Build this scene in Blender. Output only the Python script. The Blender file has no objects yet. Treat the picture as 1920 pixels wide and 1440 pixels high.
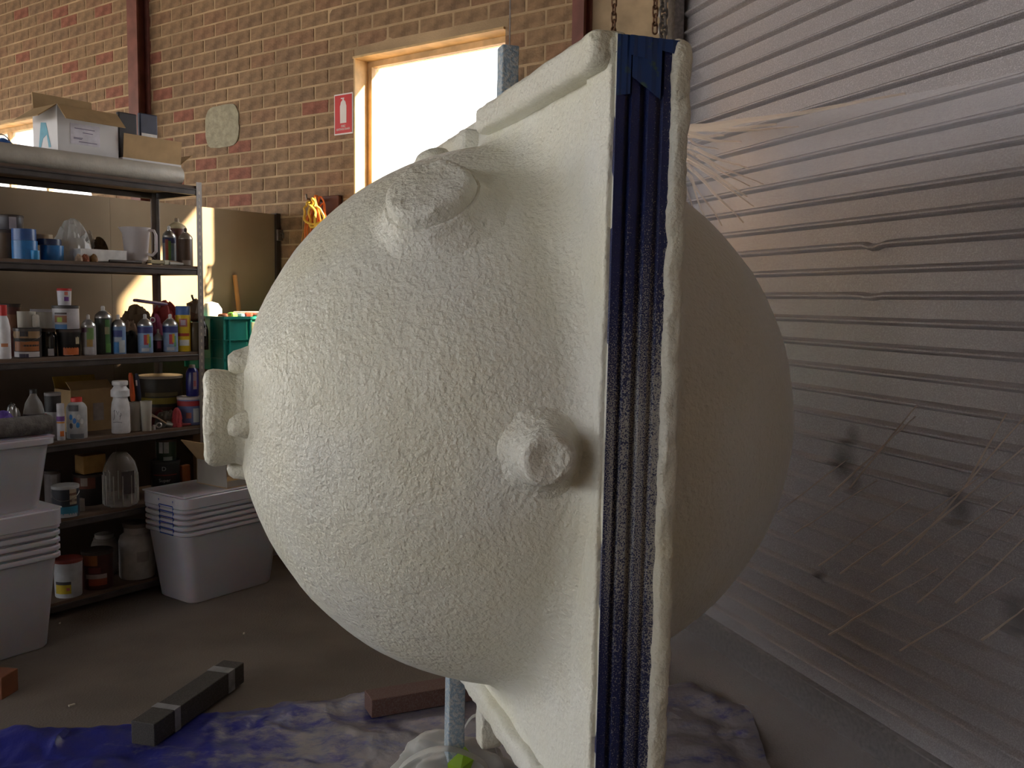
import bpy, bmesh, math, random
from mathutils import Vector, Matrix, noise
random.seed(7)
S = bpy.context.scene
COL = S.collection
PI = math.pi
R_ = math.radians

# ------------------------------------------------------------------ camera
FPX, PITCH, ROLL, EYE = 1760.0, R_(5.13), R_(0.76), 1.48
F = Vector((0, math.cos(PITCH), -math.sin(PITCH)))
_u0 = Vector((0, math.sin(PITCH), math.cos(PITCH)))
CR = Vector((1, 0, 0)) * math.cos(ROLL) + _u0 * math.sin(ROLL)
CU = Vector((1, 0, 0)) * -math.sin(ROLL) + _u0 * math.cos(ROLL)
O = Vector((0, 0, EYE))
cam = bpy.data.objects.new('camera', bpy.data.cameras.new('camera'))
COL.objects.link(cam)
cam.data.sensor_fit = 'HORIZONTAL'; cam.data.sensor_width = 36.0
cam.data.lens = 36.0 * FPX / 1920.0
cam.data.clip_start = 0.05
M = Matrix((CR, CU, -F)).transposed().to_4x4(); M.translation = O
cam.matrix_world = M
S.camera = cam

# ------------------------------------------------------------------ light
WALL_U = Vector((math.sin(R_(-53.9)), math.cos(R_(-53.9)), 0))     # along the brick wall, to the left
WALL_N = -Vector((math.sin(R_(36.1)), math.cos(R_(36.1)), 0))      # out of the brick wall into the room
world = bpy.data.worlds.new('world'); S.world = world; world.use_nodes = True
bg = world.node_tree.nodes['Background']
bg.inputs[0].default_value = (0.97, 0.985, 1.0, 1); bg.inputs[1].default_value = 8.0
sun = bpy.data.objects.new('sun', bpy.data.lights.new('sun', 'SUN')); COL.objects.link(sun)
sun.data.energy = 90.0; sun.data.angle = R_(1.6); sun.data.color = (1.0, 0.78, 0.48)
sd = (WALL_U + WALL_N * 0.74 + Vector((0, 0, -0.81))).normalized()
sun.rotation_euler = sd.to_track_quat('-Z', 'Y').to_euler()
S.view_settings.view_transform = 'Standard'; S.view_settings.look = 'None'
S.view_settings.gamma = 1.0; S.view_settings.use_curve_mapping = False
S.view_settings.exposure = -0.4
# ------------------------------------------------------------------ helpers: pixels to places
def ray(x, y): return F + CR * ((x - 960) / FPX) - CU * ((y - 720) / FPX)
def hit(x, y, pt, n):
    d = ray(x, y); return O + d * ((pt - O).dot(n) / d.dot(n))
def fl(x, y, z=0.0): return hit(x, y, Vector((0, 0, z)), Vector((0, 0, 1)))
def sc(p): return (p - O).dot(F) / FPX                      # metres per pixel at p

# ------------------------------------------------------------------ helpers: materials
def sock(b, *names):
    for n in names:
        if n in b.inputs: return b.inputs[n]
def mat(name, col, rough=0.6, metal=0.0, spec=None, var=0.0, vscale=8.0, bump=0.0, bscale=60.0, col2=None, lo=0.35, hi=0.65,
        trans=0.0, sss=0.0, detail=4.0, coat=0.0):
    m = bpy.data.materials.new(name); m.use_nodes = True
    nt = m.node_tree; b = nt.nodes['Principled BSDF']
    b.inputs['Base Color'].default_value = (*col, 1); b.inputs['Roughness'].default_value = rough
    b.inputs['Metallic'].default_value = metal
    if spec is not None: sock(b, 'Specular IOR Level').default_value = spec
    if trans: sock(b, 'Transmission Weight').default_value = trans
    if coat: sock(b, 'Coat Weight').default_value = coat
    if sss:
        sock(b, 'Subsurface Weight').default_value = sss; sock(b, 'Subsurface Scale').default_value = 0.02
    if var or col2 or bump:
        tc = nt.nodes.new('ShaderNodeTexCoord')
    if var or col2:
        nz = nt.nodes.new('ShaderNodeTexNoise'); nz.inputs['Scale'].default_value = vscale; nz.inputs['Detail'].default_value = detail
        nt.links.new(tc.outputs['Object'], nz.inputs['Vector'])
        cr = nt.nodes.new('ShaderNodeValToRGB')
        c2 = col2 if col2 else tuple(max(0, c * (1 - var)) for c in col)
        c1 = col if col2 else tuple(min(1, c * (1 + var)) for c in col)
        cr.color_ramp.elements[0].position = lo; cr.color_ramp.elements[1].position = hi
        cr.color_ramp.elements[0].color = (*c1, 1); cr.color_ramp.elements[1].color = (*c2, 1)
        nt.links.new(nz.outputs['Fac'], cr.inputs['Fac']); nt.links.new(cr.outputs['Color'], b.inputs['Base Color'])
    if bump:
        n2 = nt.nodes.new('ShaderNodeTexNoise'); n2.inputs['Scale'].default_value = bscale; n2.inputs['Detail'].default_value = 3.0
        nt.links.new(tc.outputs['Object'], n2.inputs['Vector'])
        bp = nt.nodes.new('ShaderNodeBump'); bp.inputs['Strength'].default_value = bump; bp.inputs['Distance'].default_value = 0.01
        nt.links.new(n2.outputs['Fac'], bp.inputs['Height']); nt.links.new(bp.outputs['Normal'], b.inputs['Normal'])
    return m
_pm = {}
def P(r, g, b, rough=0.45, metal=0.0):                     # plain painted / plastic colour, cached
    k = (r, g, b, rough, metal)
    if k not in _pm: _pm[k] = mat('paint_%d' % len(_pm), (r, g, b), rough, metal, var=0.12, vscale=25)
    return _pm[k]
def clear_mat(name, col, haze, rough=0.15):
    m = bpy.data.materials.new(name); m.use_nodes = True; nt = m.node_tree
    b = nt.nodes['Principled BSDF']; b.inputs['Base Color'].default_value = (*col, 1); b.inputs['Roughness'].default_value = rough
    t = nt.nodes.new('ShaderNodeBsdfTransparent'); t.inputs[0].default_value = (1, 1, 1, 1)
    mx = nt.nodes.new('ShaderNodeMixShader'); out = nt.nodes['Material Output']
    lw = nt.nodes.new('ShaderNodeLayerWeight'); lw.inputs[0].default_value = 0.4
    ma = nt.nodes.new('ShaderNodeMath'); ma.operation = 'MULTIPLY_ADD'; ma.inputs[1].default_value = 0.6; ma.inputs[2].default_value = haze
    nt.links.new(lw.outputs['Facing'], ma.inputs[0]); nt.links.new(ma.outputs[0], mx.inputs[0])
    nt.links.new(t.outputs[0], mx.inputs[1]); nt.links.new(b.outputs[0], mx.inputs[2]); nt.links.new(mx.outputs[0], out.inputs[0])
    return m

def foam_material(name, col, strength=0.9, scale=95.0, sparkle=True):
    m = bpy.data.materials.new(name); m.use_nodes = True; nt = m.node_tree; L = nt.links.new
    b = nt.nodes['Principled BSDF']; b.inputs['Roughness'].default_value = 0.42
    sock(b, 'Specular IOR Level').default_value = 0.35
    tc = nt.nodes.new('ShaderNodeTexCoord')
    n1 = nt.nodes.new('ShaderNodeTexNoise'); n1.inputs['Scale'].default_value = 3.0; n1.inputs['Detail'].default_value = 3
    cr = nt.nodes.new('ShaderNodeValToRGB')
    cr.color_ramp.elements[0].position = 0.35; cr.color_ramp.elements[0].color = (*col, 1)
    cr.color_ramp.elements[1].position = 0.75; cr.color_ramp.elements[1].color = (col[0] * 0.98, col[1] * 0.94, col[2] * 0.8, 1)
    L(tc.outputs['Object'], n1.inputs['Vector']); L(n1.outputs['Fac'], cr.inputs['Fac']); L(cr.outputs['Color'], b.inputs['Base Color'])
    n2 = nt.nodes.new('ShaderNodeTexNoise'); n2.inputs['Scale'].default_value = scale; n2.inputs['Detail'].default_value = 2.5; n2.inputs['Roughness'].default_value = 0.55
    n3 = nt.nodes.new('ShaderNodeTexNoise'); n3.inputs['Scale'].default_value = scale * 0.28; n3.inputs['Detail'].default_value = 2
    L(tc.outputs['Object'], n2.inputs['Vector']); L(tc.outputs['Object'], n3.inputs['Vector'])
    b1 = nt.nodes.new('ShaderNodeBump'); b1.inputs['Strength'].default_value = strength; b1.inputs['Distance'].default_value = 0.006
    b2 = nt.nodes.new('ShaderNodeBump'); b2.inputs['Strength'].default_value = strength * 0.5; b2.inputs['Distance'].default_value = 0.010
    L(n2.outputs['Fac'], b1.inputs['Height']); L(n3.outputs['Fac'], b2.inputs['Height'])
    L(b2.outputs['Normal'], b1.inputs['Normal']); L(b1.outputs['Normal'], b.inputs['Normal'])
    return m

# ------------------------------------------------------------------ helpers: meshes
class MB:
    def __init__(s): s.v = []; s.f = []
    def add(s, vs, fs):
        o = len(s.v); s.v += [Vector(v) for v in vs]; s.f += [tuple(i + o for i in f) for f in fs]; return s
    def box(s, x0, x1, y0, y1, z0, z1, mt=None, taper=None):
        vs = [Vector((x, y, z)) for z in (z0, z1) for y in (y0, y1) for x in (x0, x1)]
        if taper:
            cx, cy = (x0 + x1) / 2, (y0 + y1) / 2
            for v in vs[:4]: v.x = cx + (v.x - cx) * taper; v.y = cy + (v.y - cy) * taper
        if mt: vs = [mt @ v for v in vs]
        return s.add(vs, [(0, 2, 3, 1), (4, 5, 7, 6), (0, 1, 5, 4), (2, 6, 7, 3), (0, 4, 6, 2), (1, 3, 7, 5)])
    def lathe(s, prof, seg=24, mt=None, a0=0.0, a1=2 * PI):
        full = abs(a1 - a0 - 2 * PI) < 1e-6; n = seg if full else seg + 1; vs = []; fs = []
        for r, z in prof:
            for i in range(n):
                a = a0 + (a1 - a0) * i / seg; vs.append(Vector((r * math.cos(a), r * math.sin(a), z)))
        if mt: vs = [mt @ v for v in vs]
        for j in range(len(prof) - 1):
            for i in range(seg):
                k = (i + 1) % n; fs.append((j * n + i, j * n + k, (j + 1) * n + k, (j + 1) * n + i))
        return s.add(vs, fs)
    def tube(s, pts, r, seg=8, closed=False, cap=True):
        pts = [Vector(p) for p in pts]; n = len(pts); vs = []; fs = []; ref = None
        for i in range(n):
            a = pts[(i - 1) % n] if (closed or i > 0) else pts[i]; b = pts[(i + 1) % n] if (closed or i < n - 1) else pts[i]
            t = (b - a).normalized()
            if ref is None: ref = t.orthogonal().normalized()
            ref = (ref - t * ref.dot(t)).normalized(); q = t.cross(ref); rr = r[i] if isinstance(r, (list, tuple)) else r
            for k in range(seg):
                an = 2 * PI * k / seg; vs.append(pts[i] + (ref * math.cos(an) + q * math.sin(an)) * rr)
        for i in range(n if closed else n - 1):
            j = (i + 1) % n
            for k in range(seg): fs.append((i * seg + k, i * seg + (k + 1) % seg, j * seg + (k + 1) % seg, j * seg + k))
        if cap and not closed: fs.append(tuple(range(seg))[::-1]); fs.append(tuple((n - 1) * seg + k for k in range(seg)))
        return s.add(vs, fs)
    def grid(s, fn, nu, nv):
        vs = [fn(i / nu, j / nv) for j in range(nv + 1) for i in range(nu + 1)]
        fs = [(j * (nu + 1) + i, j * (nu + 1) + i + 1, (j + 1) * (nu + 1) + i + 1, (j + 1) * (nu + 1) + i) for j in range(nv) for i in range(nu)]
        return s.add(vs, fs)
    def mesh(s, name, m, smooth=False, bevel=0.0):
        me = bpy.data.meshes.new(name); me.from_pydata([tuple(v) for v in s.v], [], s.f); 
        bm = bmesh.new(); bm.from_mesh(me); bmesh.ops.recalc_face_normals(bm, faces=bm.faces)
        if bevel:
            bmesh.ops.bevel(bm, geom=[e for e in bm.edges if len(e.link_faces) == 2 and e.calc_face_angle(0) > 0.6], offset=bevel, segments=2, affect='EDGES', profile=0.5)
        bm.to_mesh(me); bm.free()
        me.materials.append(m)
        if smooth:
            me.polygons.foreach_set('use_smooth', [True] * len(me.polygons))
            try: me.set_sharp_from_angle(angle=R_(40))
            except Exception: pass
        me.update(); return me
    def build(s, name, m, parent=None, loc=(0, 0, 0), rotz=0.0, smooth=False, bevel=0.0):
        return put(name, s.mesh(name, m, smooth, bevel), parent, loc, rotz)
def put(name, me, parent=None, loc=(0, 0, 0), rotz=0.0, rot=None):
    o = bpy.data.objects.new(name, me); COL.objects.link(o); o.parent = parent; o.location = loc
    o.rotation_euler = rot if rot else (0, 0, rotz); return o
def tag(o, label=None, cat=None, group=None, kind=None):
    if label: o['label'] = label
    if cat: o['category'] = cat
    if group: o['group'] = group
    if kind: o['kind'] = kind
    return o
def thing(name, label, cat, loc=(0, 0, 0), rotz=0.0, group=None, kind=None):
    return tag(put(name, None, None, loc, rotz), label, cat, group, kind)
def lumpy(me, amp, scale, seed=0.0):
    for v in me.vertices:
        p = v.co * scale + Vector((seed, seed * 1.7, -seed)); v.co += Vector(noise.noise_vector(p)) * amp
    me.update()
def text_mesh(txt, size, m, name='lettering', depth=0.0006):
    cu = bpy.data.curves.new('t', 'FONT'); cu.body = txt; cu.size = size; cu.extrude = depth; cu.align_x = 'CENTER'; cu.align_y = 'CENTER'
    ob = bpy.data.objects.new('t', cu); COL.objects.link(ob); dg = bpy.context.evaluated_depsgraph_get(); dg.update()
    me = bpy.data.meshes.new_from_object(ob.evaluated_get(dg)); bpy.data.objects.remove(ob); bpy.data.curves.remove(cu)
    me.materials.clear(); me.materials.append(m); return me

# ------------------------------------------------------------------ materials
FOAM = foam_material('spray_foam', (0.78, 0.775, 0.71))
FOAM_LIP = foam_material('spray_foam_rough', (0.765, 0.755, 0.685), 1.0, 100.0)
MORTAR = mat('mortar', (0.45, 0.318, 0.187), 0.9, var=0.2, vscale=3, bump=0.4, bscale=90)
BRICK = [mat('brick_%d' % i, c, 0.85, var=0.28, vscale=14, bump=0.5, bscale=70) for i, c in enumerate(
    [(0.27, 0.166, 0.09), (0.29, 0.182, 0.10), (0.25, 0.155, 0.088), (0.28, 0.158, 0.088), (0.28, 0.105, 0.066)])]
RENDERW = mat('render_panel', (0.42, 0.31, 0.19), 0.85, var=0.3, vscale=4, bump=0.3, bscale=40)
CONC = mat('concrete', (0.15, 0.122, 0.10), 0.75, col2=(0.095, 0.076, 0.062), vscale=2.2, lo=0.4, hi=0.72, bump=0.25, bscale=120, detail=9)
CEIL = mat('ceiling_metal', (0.13, 0.12, 0.115), 0.6, var=0.1, vscale=1.5)
STEELRED = mat('red_oxide_steel', (0.19, 0.065, 0.05), 0.6, var=0.2, vscale=9)
WOODF = mat('timber_frame', (0.62, 0.42, 0.20), 0.6, var=0.2, vscale=10)
BOARDLOW = mat('dark_lower_board', (0.085, 0.06, 0.045), 0.7, var=0.2, vscale=4)  # darker brown for the lower half of the partition
BOARD = mat('partition_board', (0.33, 0.255, 0.175), 0.7, var=0.12, vscale=2.5)
DARKEDGE = mat('dark_edge', (0.05, 0.035, 0.03), 0.6, var=0.2)
SHELFM = mat('shelf_steel', (0.085, 0.075, 0.072), 0.38, metal=0.35, var=0.2, vscale=12)
POSTM = mat('post_steel', (0.30, 0.28, 0.27), 0.4, metal=0.5, var=0.15)
DECKM = mat('deck_board', (0.13, 0.085, 0.06), 0.75, var=0.25, vscale=7)
HOLE = mat('hole_dark', (0.012, 0.011, 0.01), 0.9, var=0.1)
TUB = mat('tub_plastic', (0.47, 0.455, 0.505), 0.3, var=0.06, vscale=3, sss=0.35)
TUB2 = mat('tub_rim', (0.53, 0.52, 0.57), 0.25, var=0.05, vscale=3, sss=0.3)
KRAFT = mat('kraft_card', (0.43, 0.29, 0.145), 0.8, var=0.12, vscale=9)
WHITECARD = mat('white_card', (0.68, 0.67, 0.68), 0.65, var=0.06, vscale=5)
TUBE = mat('blue_tube', (0.30, 0.40, 0.50), 0.55, col2=(0.55, 0.58, 0.58), vscale=120, lo=0.42, hi=0.6, bump=0.5, bscale=120, detail=2)
CHAINM = mat('rusty_chain', (0.20, 0.105, 0.06), 0.6, metal=0.6, var=0.35, vscale=200)
GALV = mat('dull_steel', (0.22, 0.20, 0.19), 0.4, metal=0.8, var=0.2, vscale=60)
GLASS = clear_mat('window_glass', (0.9, 0.92, 0.9), 0.04, 0.05)
CLEAR = clear_mat('clear_plastic', (0.55, 0.53, 0.50), 0.13, 0.08)
CLEARDIM = clear_mat('cloudy_plastic', (0.55, 0.52, 0.46), 0.45, 0.25)
BLACK = P(0.012, 0.012, 0.014, 0.35); WHITE = P(0.72, 0.71, 0.70, 0.4); SILVER = P(0.5, 0.5, 0.5, 0.3, 0.85)

# ------------------------------------------------------------------ floor, ceiling, walls
def struct(o): o['kind'] = 'structure'; return o
struct(MB().box(-9, 7, -5, 13, -0.12, 0.0).build('floor', CONC))
B0 = O + ray(494, 184) * 5.95
WO = Vector((B0.x, B0.y, 0)); WROT = R_(-36.1)
def wl(x, y, z): return WO - WALL_U * x - WALL_N * y + Vector((0, 0, z))     # brick-wall frame: x right, y into the wall
W1 = (0.81, 1.905, 1.70, 2.875)     # big window x0,x1,z0,z1
W2 = (-4.1, -2.03, 1.9, 2.90)
W3 = (-7.4, -5.2, 1.7, 2.90)
XL, XR, ZT = -9.0, 2.37, 4.2
wall = struct(thing('wall_back', None, None, WO, WROT))
core = MB(); T0, T1 = 0.0035, 0.21
def wall_rects():
    xs = sorted([XL, *W3[:2], *W2[:2], *W1[:2], XR])
    for a, b in zip(xs, xs[1:]):
        w = next((w for w in (W1, W2, W3) if (a, b) == w[:2]), None)
        if w: yield a, b, 0, w[2]; yield a, b, w[3], ZT
        else: yield a, b, 0, ZT
for a, b, c, d in wall_rects(): core.box(a, b, T0, T1, c, d)
core.build('mortar_bed', MORTAR, wall)
# bricks: each one its own mesh object where the photo shows it largest, the rest joined
def brick_mesh(w, m, seed):
    b = MB().box(0.0015, w - 0.0015, 0.0, 0.05, 0.0015, 0.0745); me = b.mesh('brick', m, bevel=0.003)
    for v in me.vertices:
        if v.co.y < 0.02: v.co += Vector(noise.noise_vector(v.co * 30 + Vector((seed, 0, 0)))) * 0.003
    return me
rows = int(ZT / 0.086); cand = []
for r in range(rows):
    x = XL + (0.12 if r % 2 else 0.0); z = 0.005 + r * 0.086
    while x < XR - 0.05:
        x1 = min(x + 0.23, XR - 0.01); segs = [(x, x1)]
        for w in (W1, W2, W3):
            if z < w[3] - 0.01 and z + 0.076 > w[2] + 0.01:
                n = []
                for a, b in segs:
                    if b <= w[0] or a >= w[1]: n.append((a, b))
                    else:
                        if a < w[0]: n.append((a, w[0]))
                        if b > w[1]: n.append((w[1], b))
                segs = n
            elif z + 0.076 > w[3] and z < w[3]: pass
        for a, b in segs:
            if b - a > 0.03: cand.append((a, b, z))
        x += 0.24
def seen(a, b, z):
    p = wl((a + b) / 2, 0, z + 0.04); d = p - O; zz = d.dot(F)
    px, py = 960 + FPX * d.dot(CR) / zz, 720 - FPX * d.dot(CU) / zz
    ok = 0 <= px <= 1100 and -8 <= py <= 420
    if px < 300 and py > 225: ok = False
    if px < 530 and py > 395: ok = False
    if px > 690 and py > 200: ok = False
    if px > 560 and py > 400: ok = False
    return ok, px, zz
vis = []; rest = []
for c in cand:
    ok, px, zz = seen(*c)
    (vis if ok else rest).append((zz, c))
vis.sort(); rest += vis[300:]; vis = vis[:300]
_bm = {}
def pick(a, z, smeared):
    q = noise.noise(Vector((a * 0.6, z * 0.6, 3.1))); h = random.random()
    if h < (0.02 if a > -1.0 else 0.10) or (q < -0.15 and a < 0.2 and h < 0.16): return 4
    return random.choice([0, 1, 2, 3, 0, 1])
for i, (zz, (a, b, z)) in enumerate(vis):
    k = pick(a, z, False); key = (round(b - a, 2), k, i % 2)
    if key not in _bm: _bm[key] = brick_mesh(b - a, BRICK[k], i * 3.1)
    sm = 1.5 < a or (a > 0.5 and z > 2.75)
    put('brick', _bm[key], wall, (a, (0.002 if sm else 0.0) + random.uniform(-0.001, 0.001), z))
mb = [MB() for _ in BRICK]
for zz, (a, b, z) in rest:
    y = random.uniform(-0.001, 0.002); mb[pick(a, z, True)].box(a, b, y, 0.05, z, z + 0.076)
for k in range(5):
    if mb[k].f: tag(mb[k].build('distant_bricks', BRICK[k], wall), kind='stuff')
# pale painted-over patch on the bricks
pp = MB(); ring = []
for i in range(40):
    a = 2 * PI * i / 40; c, s_ = math.cos(a), math.sin(a)
    rx = 0.175 * (abs(c) ** 4 + abs(s_) ** 4) ** -0.25 * (1 + 0.05 * noise.noise(Vector((c * 3, s_ * 3, 0))))
    ring.append((rx * c, rx * s_ * 0.78))
PC = hit(417, 237, wl(0, 0, 0), WALL_N); pcx = -(PC - WO).dot(WALL_U)
vs = [(pcx + x, y, PC.z + z) for y in (-0.006, 0.003) for x, z in ring]
pp.add(vs, [tuple(range(40))] + [(i, (i + 1) % 40, 40 + (i + 1) % 40, 40 + i) for i in range(40)])
pp.build('paint_patch', mat('pale_patch', (0.36, 0.33, 0.23), 0.85, var=0.15, vscale=22, bump=0.5, bscale=60), wall)['label'] = 'pale grey-green rectangle of old filler smeared on the bricks'
# tan rendered panel between the brick wall and the roller door
struct(MB().box(2.42, 2.85, 0.0, 0.2, 0, ZT).build('wall_corner', RENDERW, None, WO, WROT, bevel=0.004))
def column(x0, x1, dep, label):
    t = thing('steel_column', label, 'column', wl(x0, 0, 0), WROT)
    w = x1 - x0
    MB().box(0, w, -dep, -dep + 0.012, 0.0, 4.195).build('flange', STEELRED, t)
    MB().box(w * 0.5 - 0.006, w * 0.5 + 0.006, -dep + 0.012, -0.012, 0.0, 4.195).build('web', STEELRED, t)
    MB().box(0, w, -0.012, -0.001, 0.0, 4.195).build('flange', STEELRED, t)
column(-1.34, -1.22, 0.1, 'red oxide steel column on the brick wall behind the white cartons')
column(2.365, 2.43, 0.08, 'narrow red steel column between window and roller door')
# windows
def window(name, w, mull, dep=0.10):
    t = struct(thing(name, None, None, wl(w[0], 0, 0), WROT)); x1 = w[1] - w[0]
    fr = 0.045
    for a, b, c, d in ((0, fr, w[2], w[3]), (x1 - fr, x1, w[2], w[3])): MB().box(a, b, dep, dep + 0.06, c, d).build('window_jamb', WOODF, t)
    MB().box(fr, x1 - fr, dep, dep + 0.06, w[3] - fr, w[3]).build('window_head', WOODF, t)
    MB().box(fr, x1 - fr, dep, dep + 0.06, w[2], w[2] + fr).build('window_sill', WOODF, t)
    for mx in mull: MB().box(mx - 0.02, mx + 0.02, dep, dep + 0.05, w[2] + fr, w[3] - fr).build('mullion', WOODF, t)
    xs = [fr] + list(mull) + [x1 - fr]
    for a, b in zip(xs, xs[1:]): MB().box(a, b, dep + 0.025, dep + 0.031, w[2] + fr, w[3] - fr).build('pane', GLASS, t)
    # timber lining of the reveal
    MB().box(0.0005, 0.012, -0.004, dep - .0005, w[2], w[3] - .0125).build('reveal_lining', WOODF, t)
    MB().box(0.0005, x1 - .0005, -0.012, dep - .0005, w[3] - 0.012, w[3] - .0005).build('reveal_lining', WOODF, t)
window('window_1', W1, [])
window('window_2', W2, [0.62, 1.24])
window('added_window', W3, [0.73, 1.46])  # unseen window, added for its sheen on the roller door
# roller-door wall
DD = Vector((math.sin(R_(-18.8)), math.cos(R_(-18.8)), 0))
DX = -DD; DY = Vector((DD.y, -DD.x, 0)); DROT = math.atan2(DX.y, DX.x)
DC = hit(1262, 50, wl(0, 0, 0), WALL_N); DO = Vector((DC.x, DC.y, 0))
def dl(x, y, z): return DO + DX * x + DY * y + Vector((0, 0, z))
struct(MB().box(0.0, 9.2, 0.06, 0.25, 3.3, 4.2).box(4.3, 9.2, 0.06, 0.25, 0, 3.3).box(-0.02, 0.03, -0.02, 0.25, 0, 4.2).build('wall_right', MORTAR, None, DO, DROT))
# unseen left wall: high and floor-level openings added to set the light
struct(MB().box(-9, -8.8, -4.1, 2.6, 0, 1.4).box(-9, -8.8, -4.1, 2.6, 2.9, 4.2).box(-9, -8.8, 2.6, 3.6, 0, 4.2).box(-9, -8.8, 3.6, 10.6, 2.75, 4.2).box(-9, -8.8, 10.6, 11.3, 0, 4.2).build('wall_left', MORTAR))
struct(MB().box(-40, -9.002, -20, 30, -0.12, -0.01).build('ground_outside', mat('concrete_apron', (0.42, 0.40, 0.38), 0.8, var=0.12, vscale=0.6)))
# unseen rear wall, opened at the left to bring daylight from behind the camera
struct(MB().box(-3.6, 3.9, -4.2, -4.0, 0, 4.2).box(-9, -3.6, -4.2, -4.0, 3.6, 4.2).box(-9, -3.6, -4.2, -4.0, 0, 2.0).build('wall_rear', MORTAR))
cp_ = [wl(-9, .21, 0), wl(2.86, .21, 0), dl(0, .25, 0), dl(9.2, .25, 0), Vector((-9, -4.3, 0))]
struct(MB().add([p + Vector((0, 0, z)) for z in (4.2, 4.3) for p in cp_], [(0, 1, 2, 3, 4), (5, 6, 7, 8, 9)] + [(i, (i + 1) % 5, 5 + (i + 1) % 5, 5 + i) for i in range(5)]).build('ceiling', CEIL))

def door_material():
    m = bpy.data.materials.new('roller_door_steel'); m.use_nodes = True; nt = m.node_tree; L = nt.links.new
    b = nt.nodes['Principled BSDF']; b.inputs['Roughness'].default_value = 0.34; b.inputs['Metallic'].default_value = 0.3
    ge = nt.nodes.new('ShaderNodeNewGeometry')
    n = nt.nodes.new('ShaderNodeTexNoise'); n.inputs['Scale'].default_value = 260; n.inputs['Detail'].default_value = 2
    L(ge.outputs['Position'], n.inputs['Vector'])
    cr = nt.nodes.new('ShaderNodeValToRGB'); e = cr.color_ramp.elements
    e[0].position = 0.48; e[0].color = (0.37, 0.345, 0.36, 1); e[1].position = 0.74; e[1].color = (0.60, 0.58, 0.60, 1)
    L(n.outputs['Fac'], cr.inputs['Fac'])
    col = cr.outputs['Color']
    # dark round spots with soft edges
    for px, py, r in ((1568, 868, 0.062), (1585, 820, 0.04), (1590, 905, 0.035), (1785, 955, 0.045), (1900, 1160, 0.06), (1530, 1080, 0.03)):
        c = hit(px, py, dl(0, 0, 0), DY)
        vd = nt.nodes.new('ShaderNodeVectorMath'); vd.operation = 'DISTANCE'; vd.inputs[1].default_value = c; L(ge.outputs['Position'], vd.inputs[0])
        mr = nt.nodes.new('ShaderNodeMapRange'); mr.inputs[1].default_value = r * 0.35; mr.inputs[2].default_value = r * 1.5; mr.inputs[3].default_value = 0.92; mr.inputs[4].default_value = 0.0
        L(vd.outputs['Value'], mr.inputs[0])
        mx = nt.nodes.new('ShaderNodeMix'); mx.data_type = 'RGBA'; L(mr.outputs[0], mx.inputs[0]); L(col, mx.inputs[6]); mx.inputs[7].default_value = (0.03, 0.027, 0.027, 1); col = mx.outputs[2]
    L(col, b.inputs['Base Color'])
    bp = nt.nodes.new('ShaderNodeBump'); bp.inputs['Strength'].default_value = 0.3; bp.inputs['Distance'].default_value = 0.003
    L(n.outputs['Fac'], bp.inputs['Height']); L(bp.outputs['Normal'], b.inputs['Normal'])
    return m
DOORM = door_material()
door = struct(thing('door_1', None, None, DO, DROT))
PIT = 0.0835
def slat(dent=0.0):
    prof = [(0.03, 0.0), (0.03, 0.050), (0.026, 0.052), (0.012, 0.056), (0.006, 0.0605), (0.006, 0.0655), (0.012, 0.070), (0.026, 0.0745), (0.030, 0.0765), (0.03, PIT)]
    xs = [0.03, 0.6, 1.2, 1.3, 1.34, 1.37, 1.40, 1.43, 1.48, 1.6, 2.2, 3.0, 4.3] if dent else [0.03, 4.3]
    vs = [(x, y, z - (dent * math.exp(-((x - 1.385) / 0.035) ** 2) * (1 if 0.05 < z < 0.08 else 0))) for x in xs for y, z in prof]; k = len(prof)
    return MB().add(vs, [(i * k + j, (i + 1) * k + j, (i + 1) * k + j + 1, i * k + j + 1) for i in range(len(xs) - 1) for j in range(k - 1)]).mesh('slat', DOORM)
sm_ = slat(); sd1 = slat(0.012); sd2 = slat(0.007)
Z0D = 0.11
for i in range(38):
    z = Z0D + i * PIT
    put('slat', sd1 if i == 18 else sd2 if i == 16 else sm_, door, (0, 0, z))
MB().box(0.03, 4.3, 0.0, 0.05, 0.0, Z0D).build('bottom_rail', GALV, door, bevel=0.006)
MB().box(0.03, 0.10, -0.045, 0.0, 0.0, 3.3).build('guide_track', GALV, door)

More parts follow.
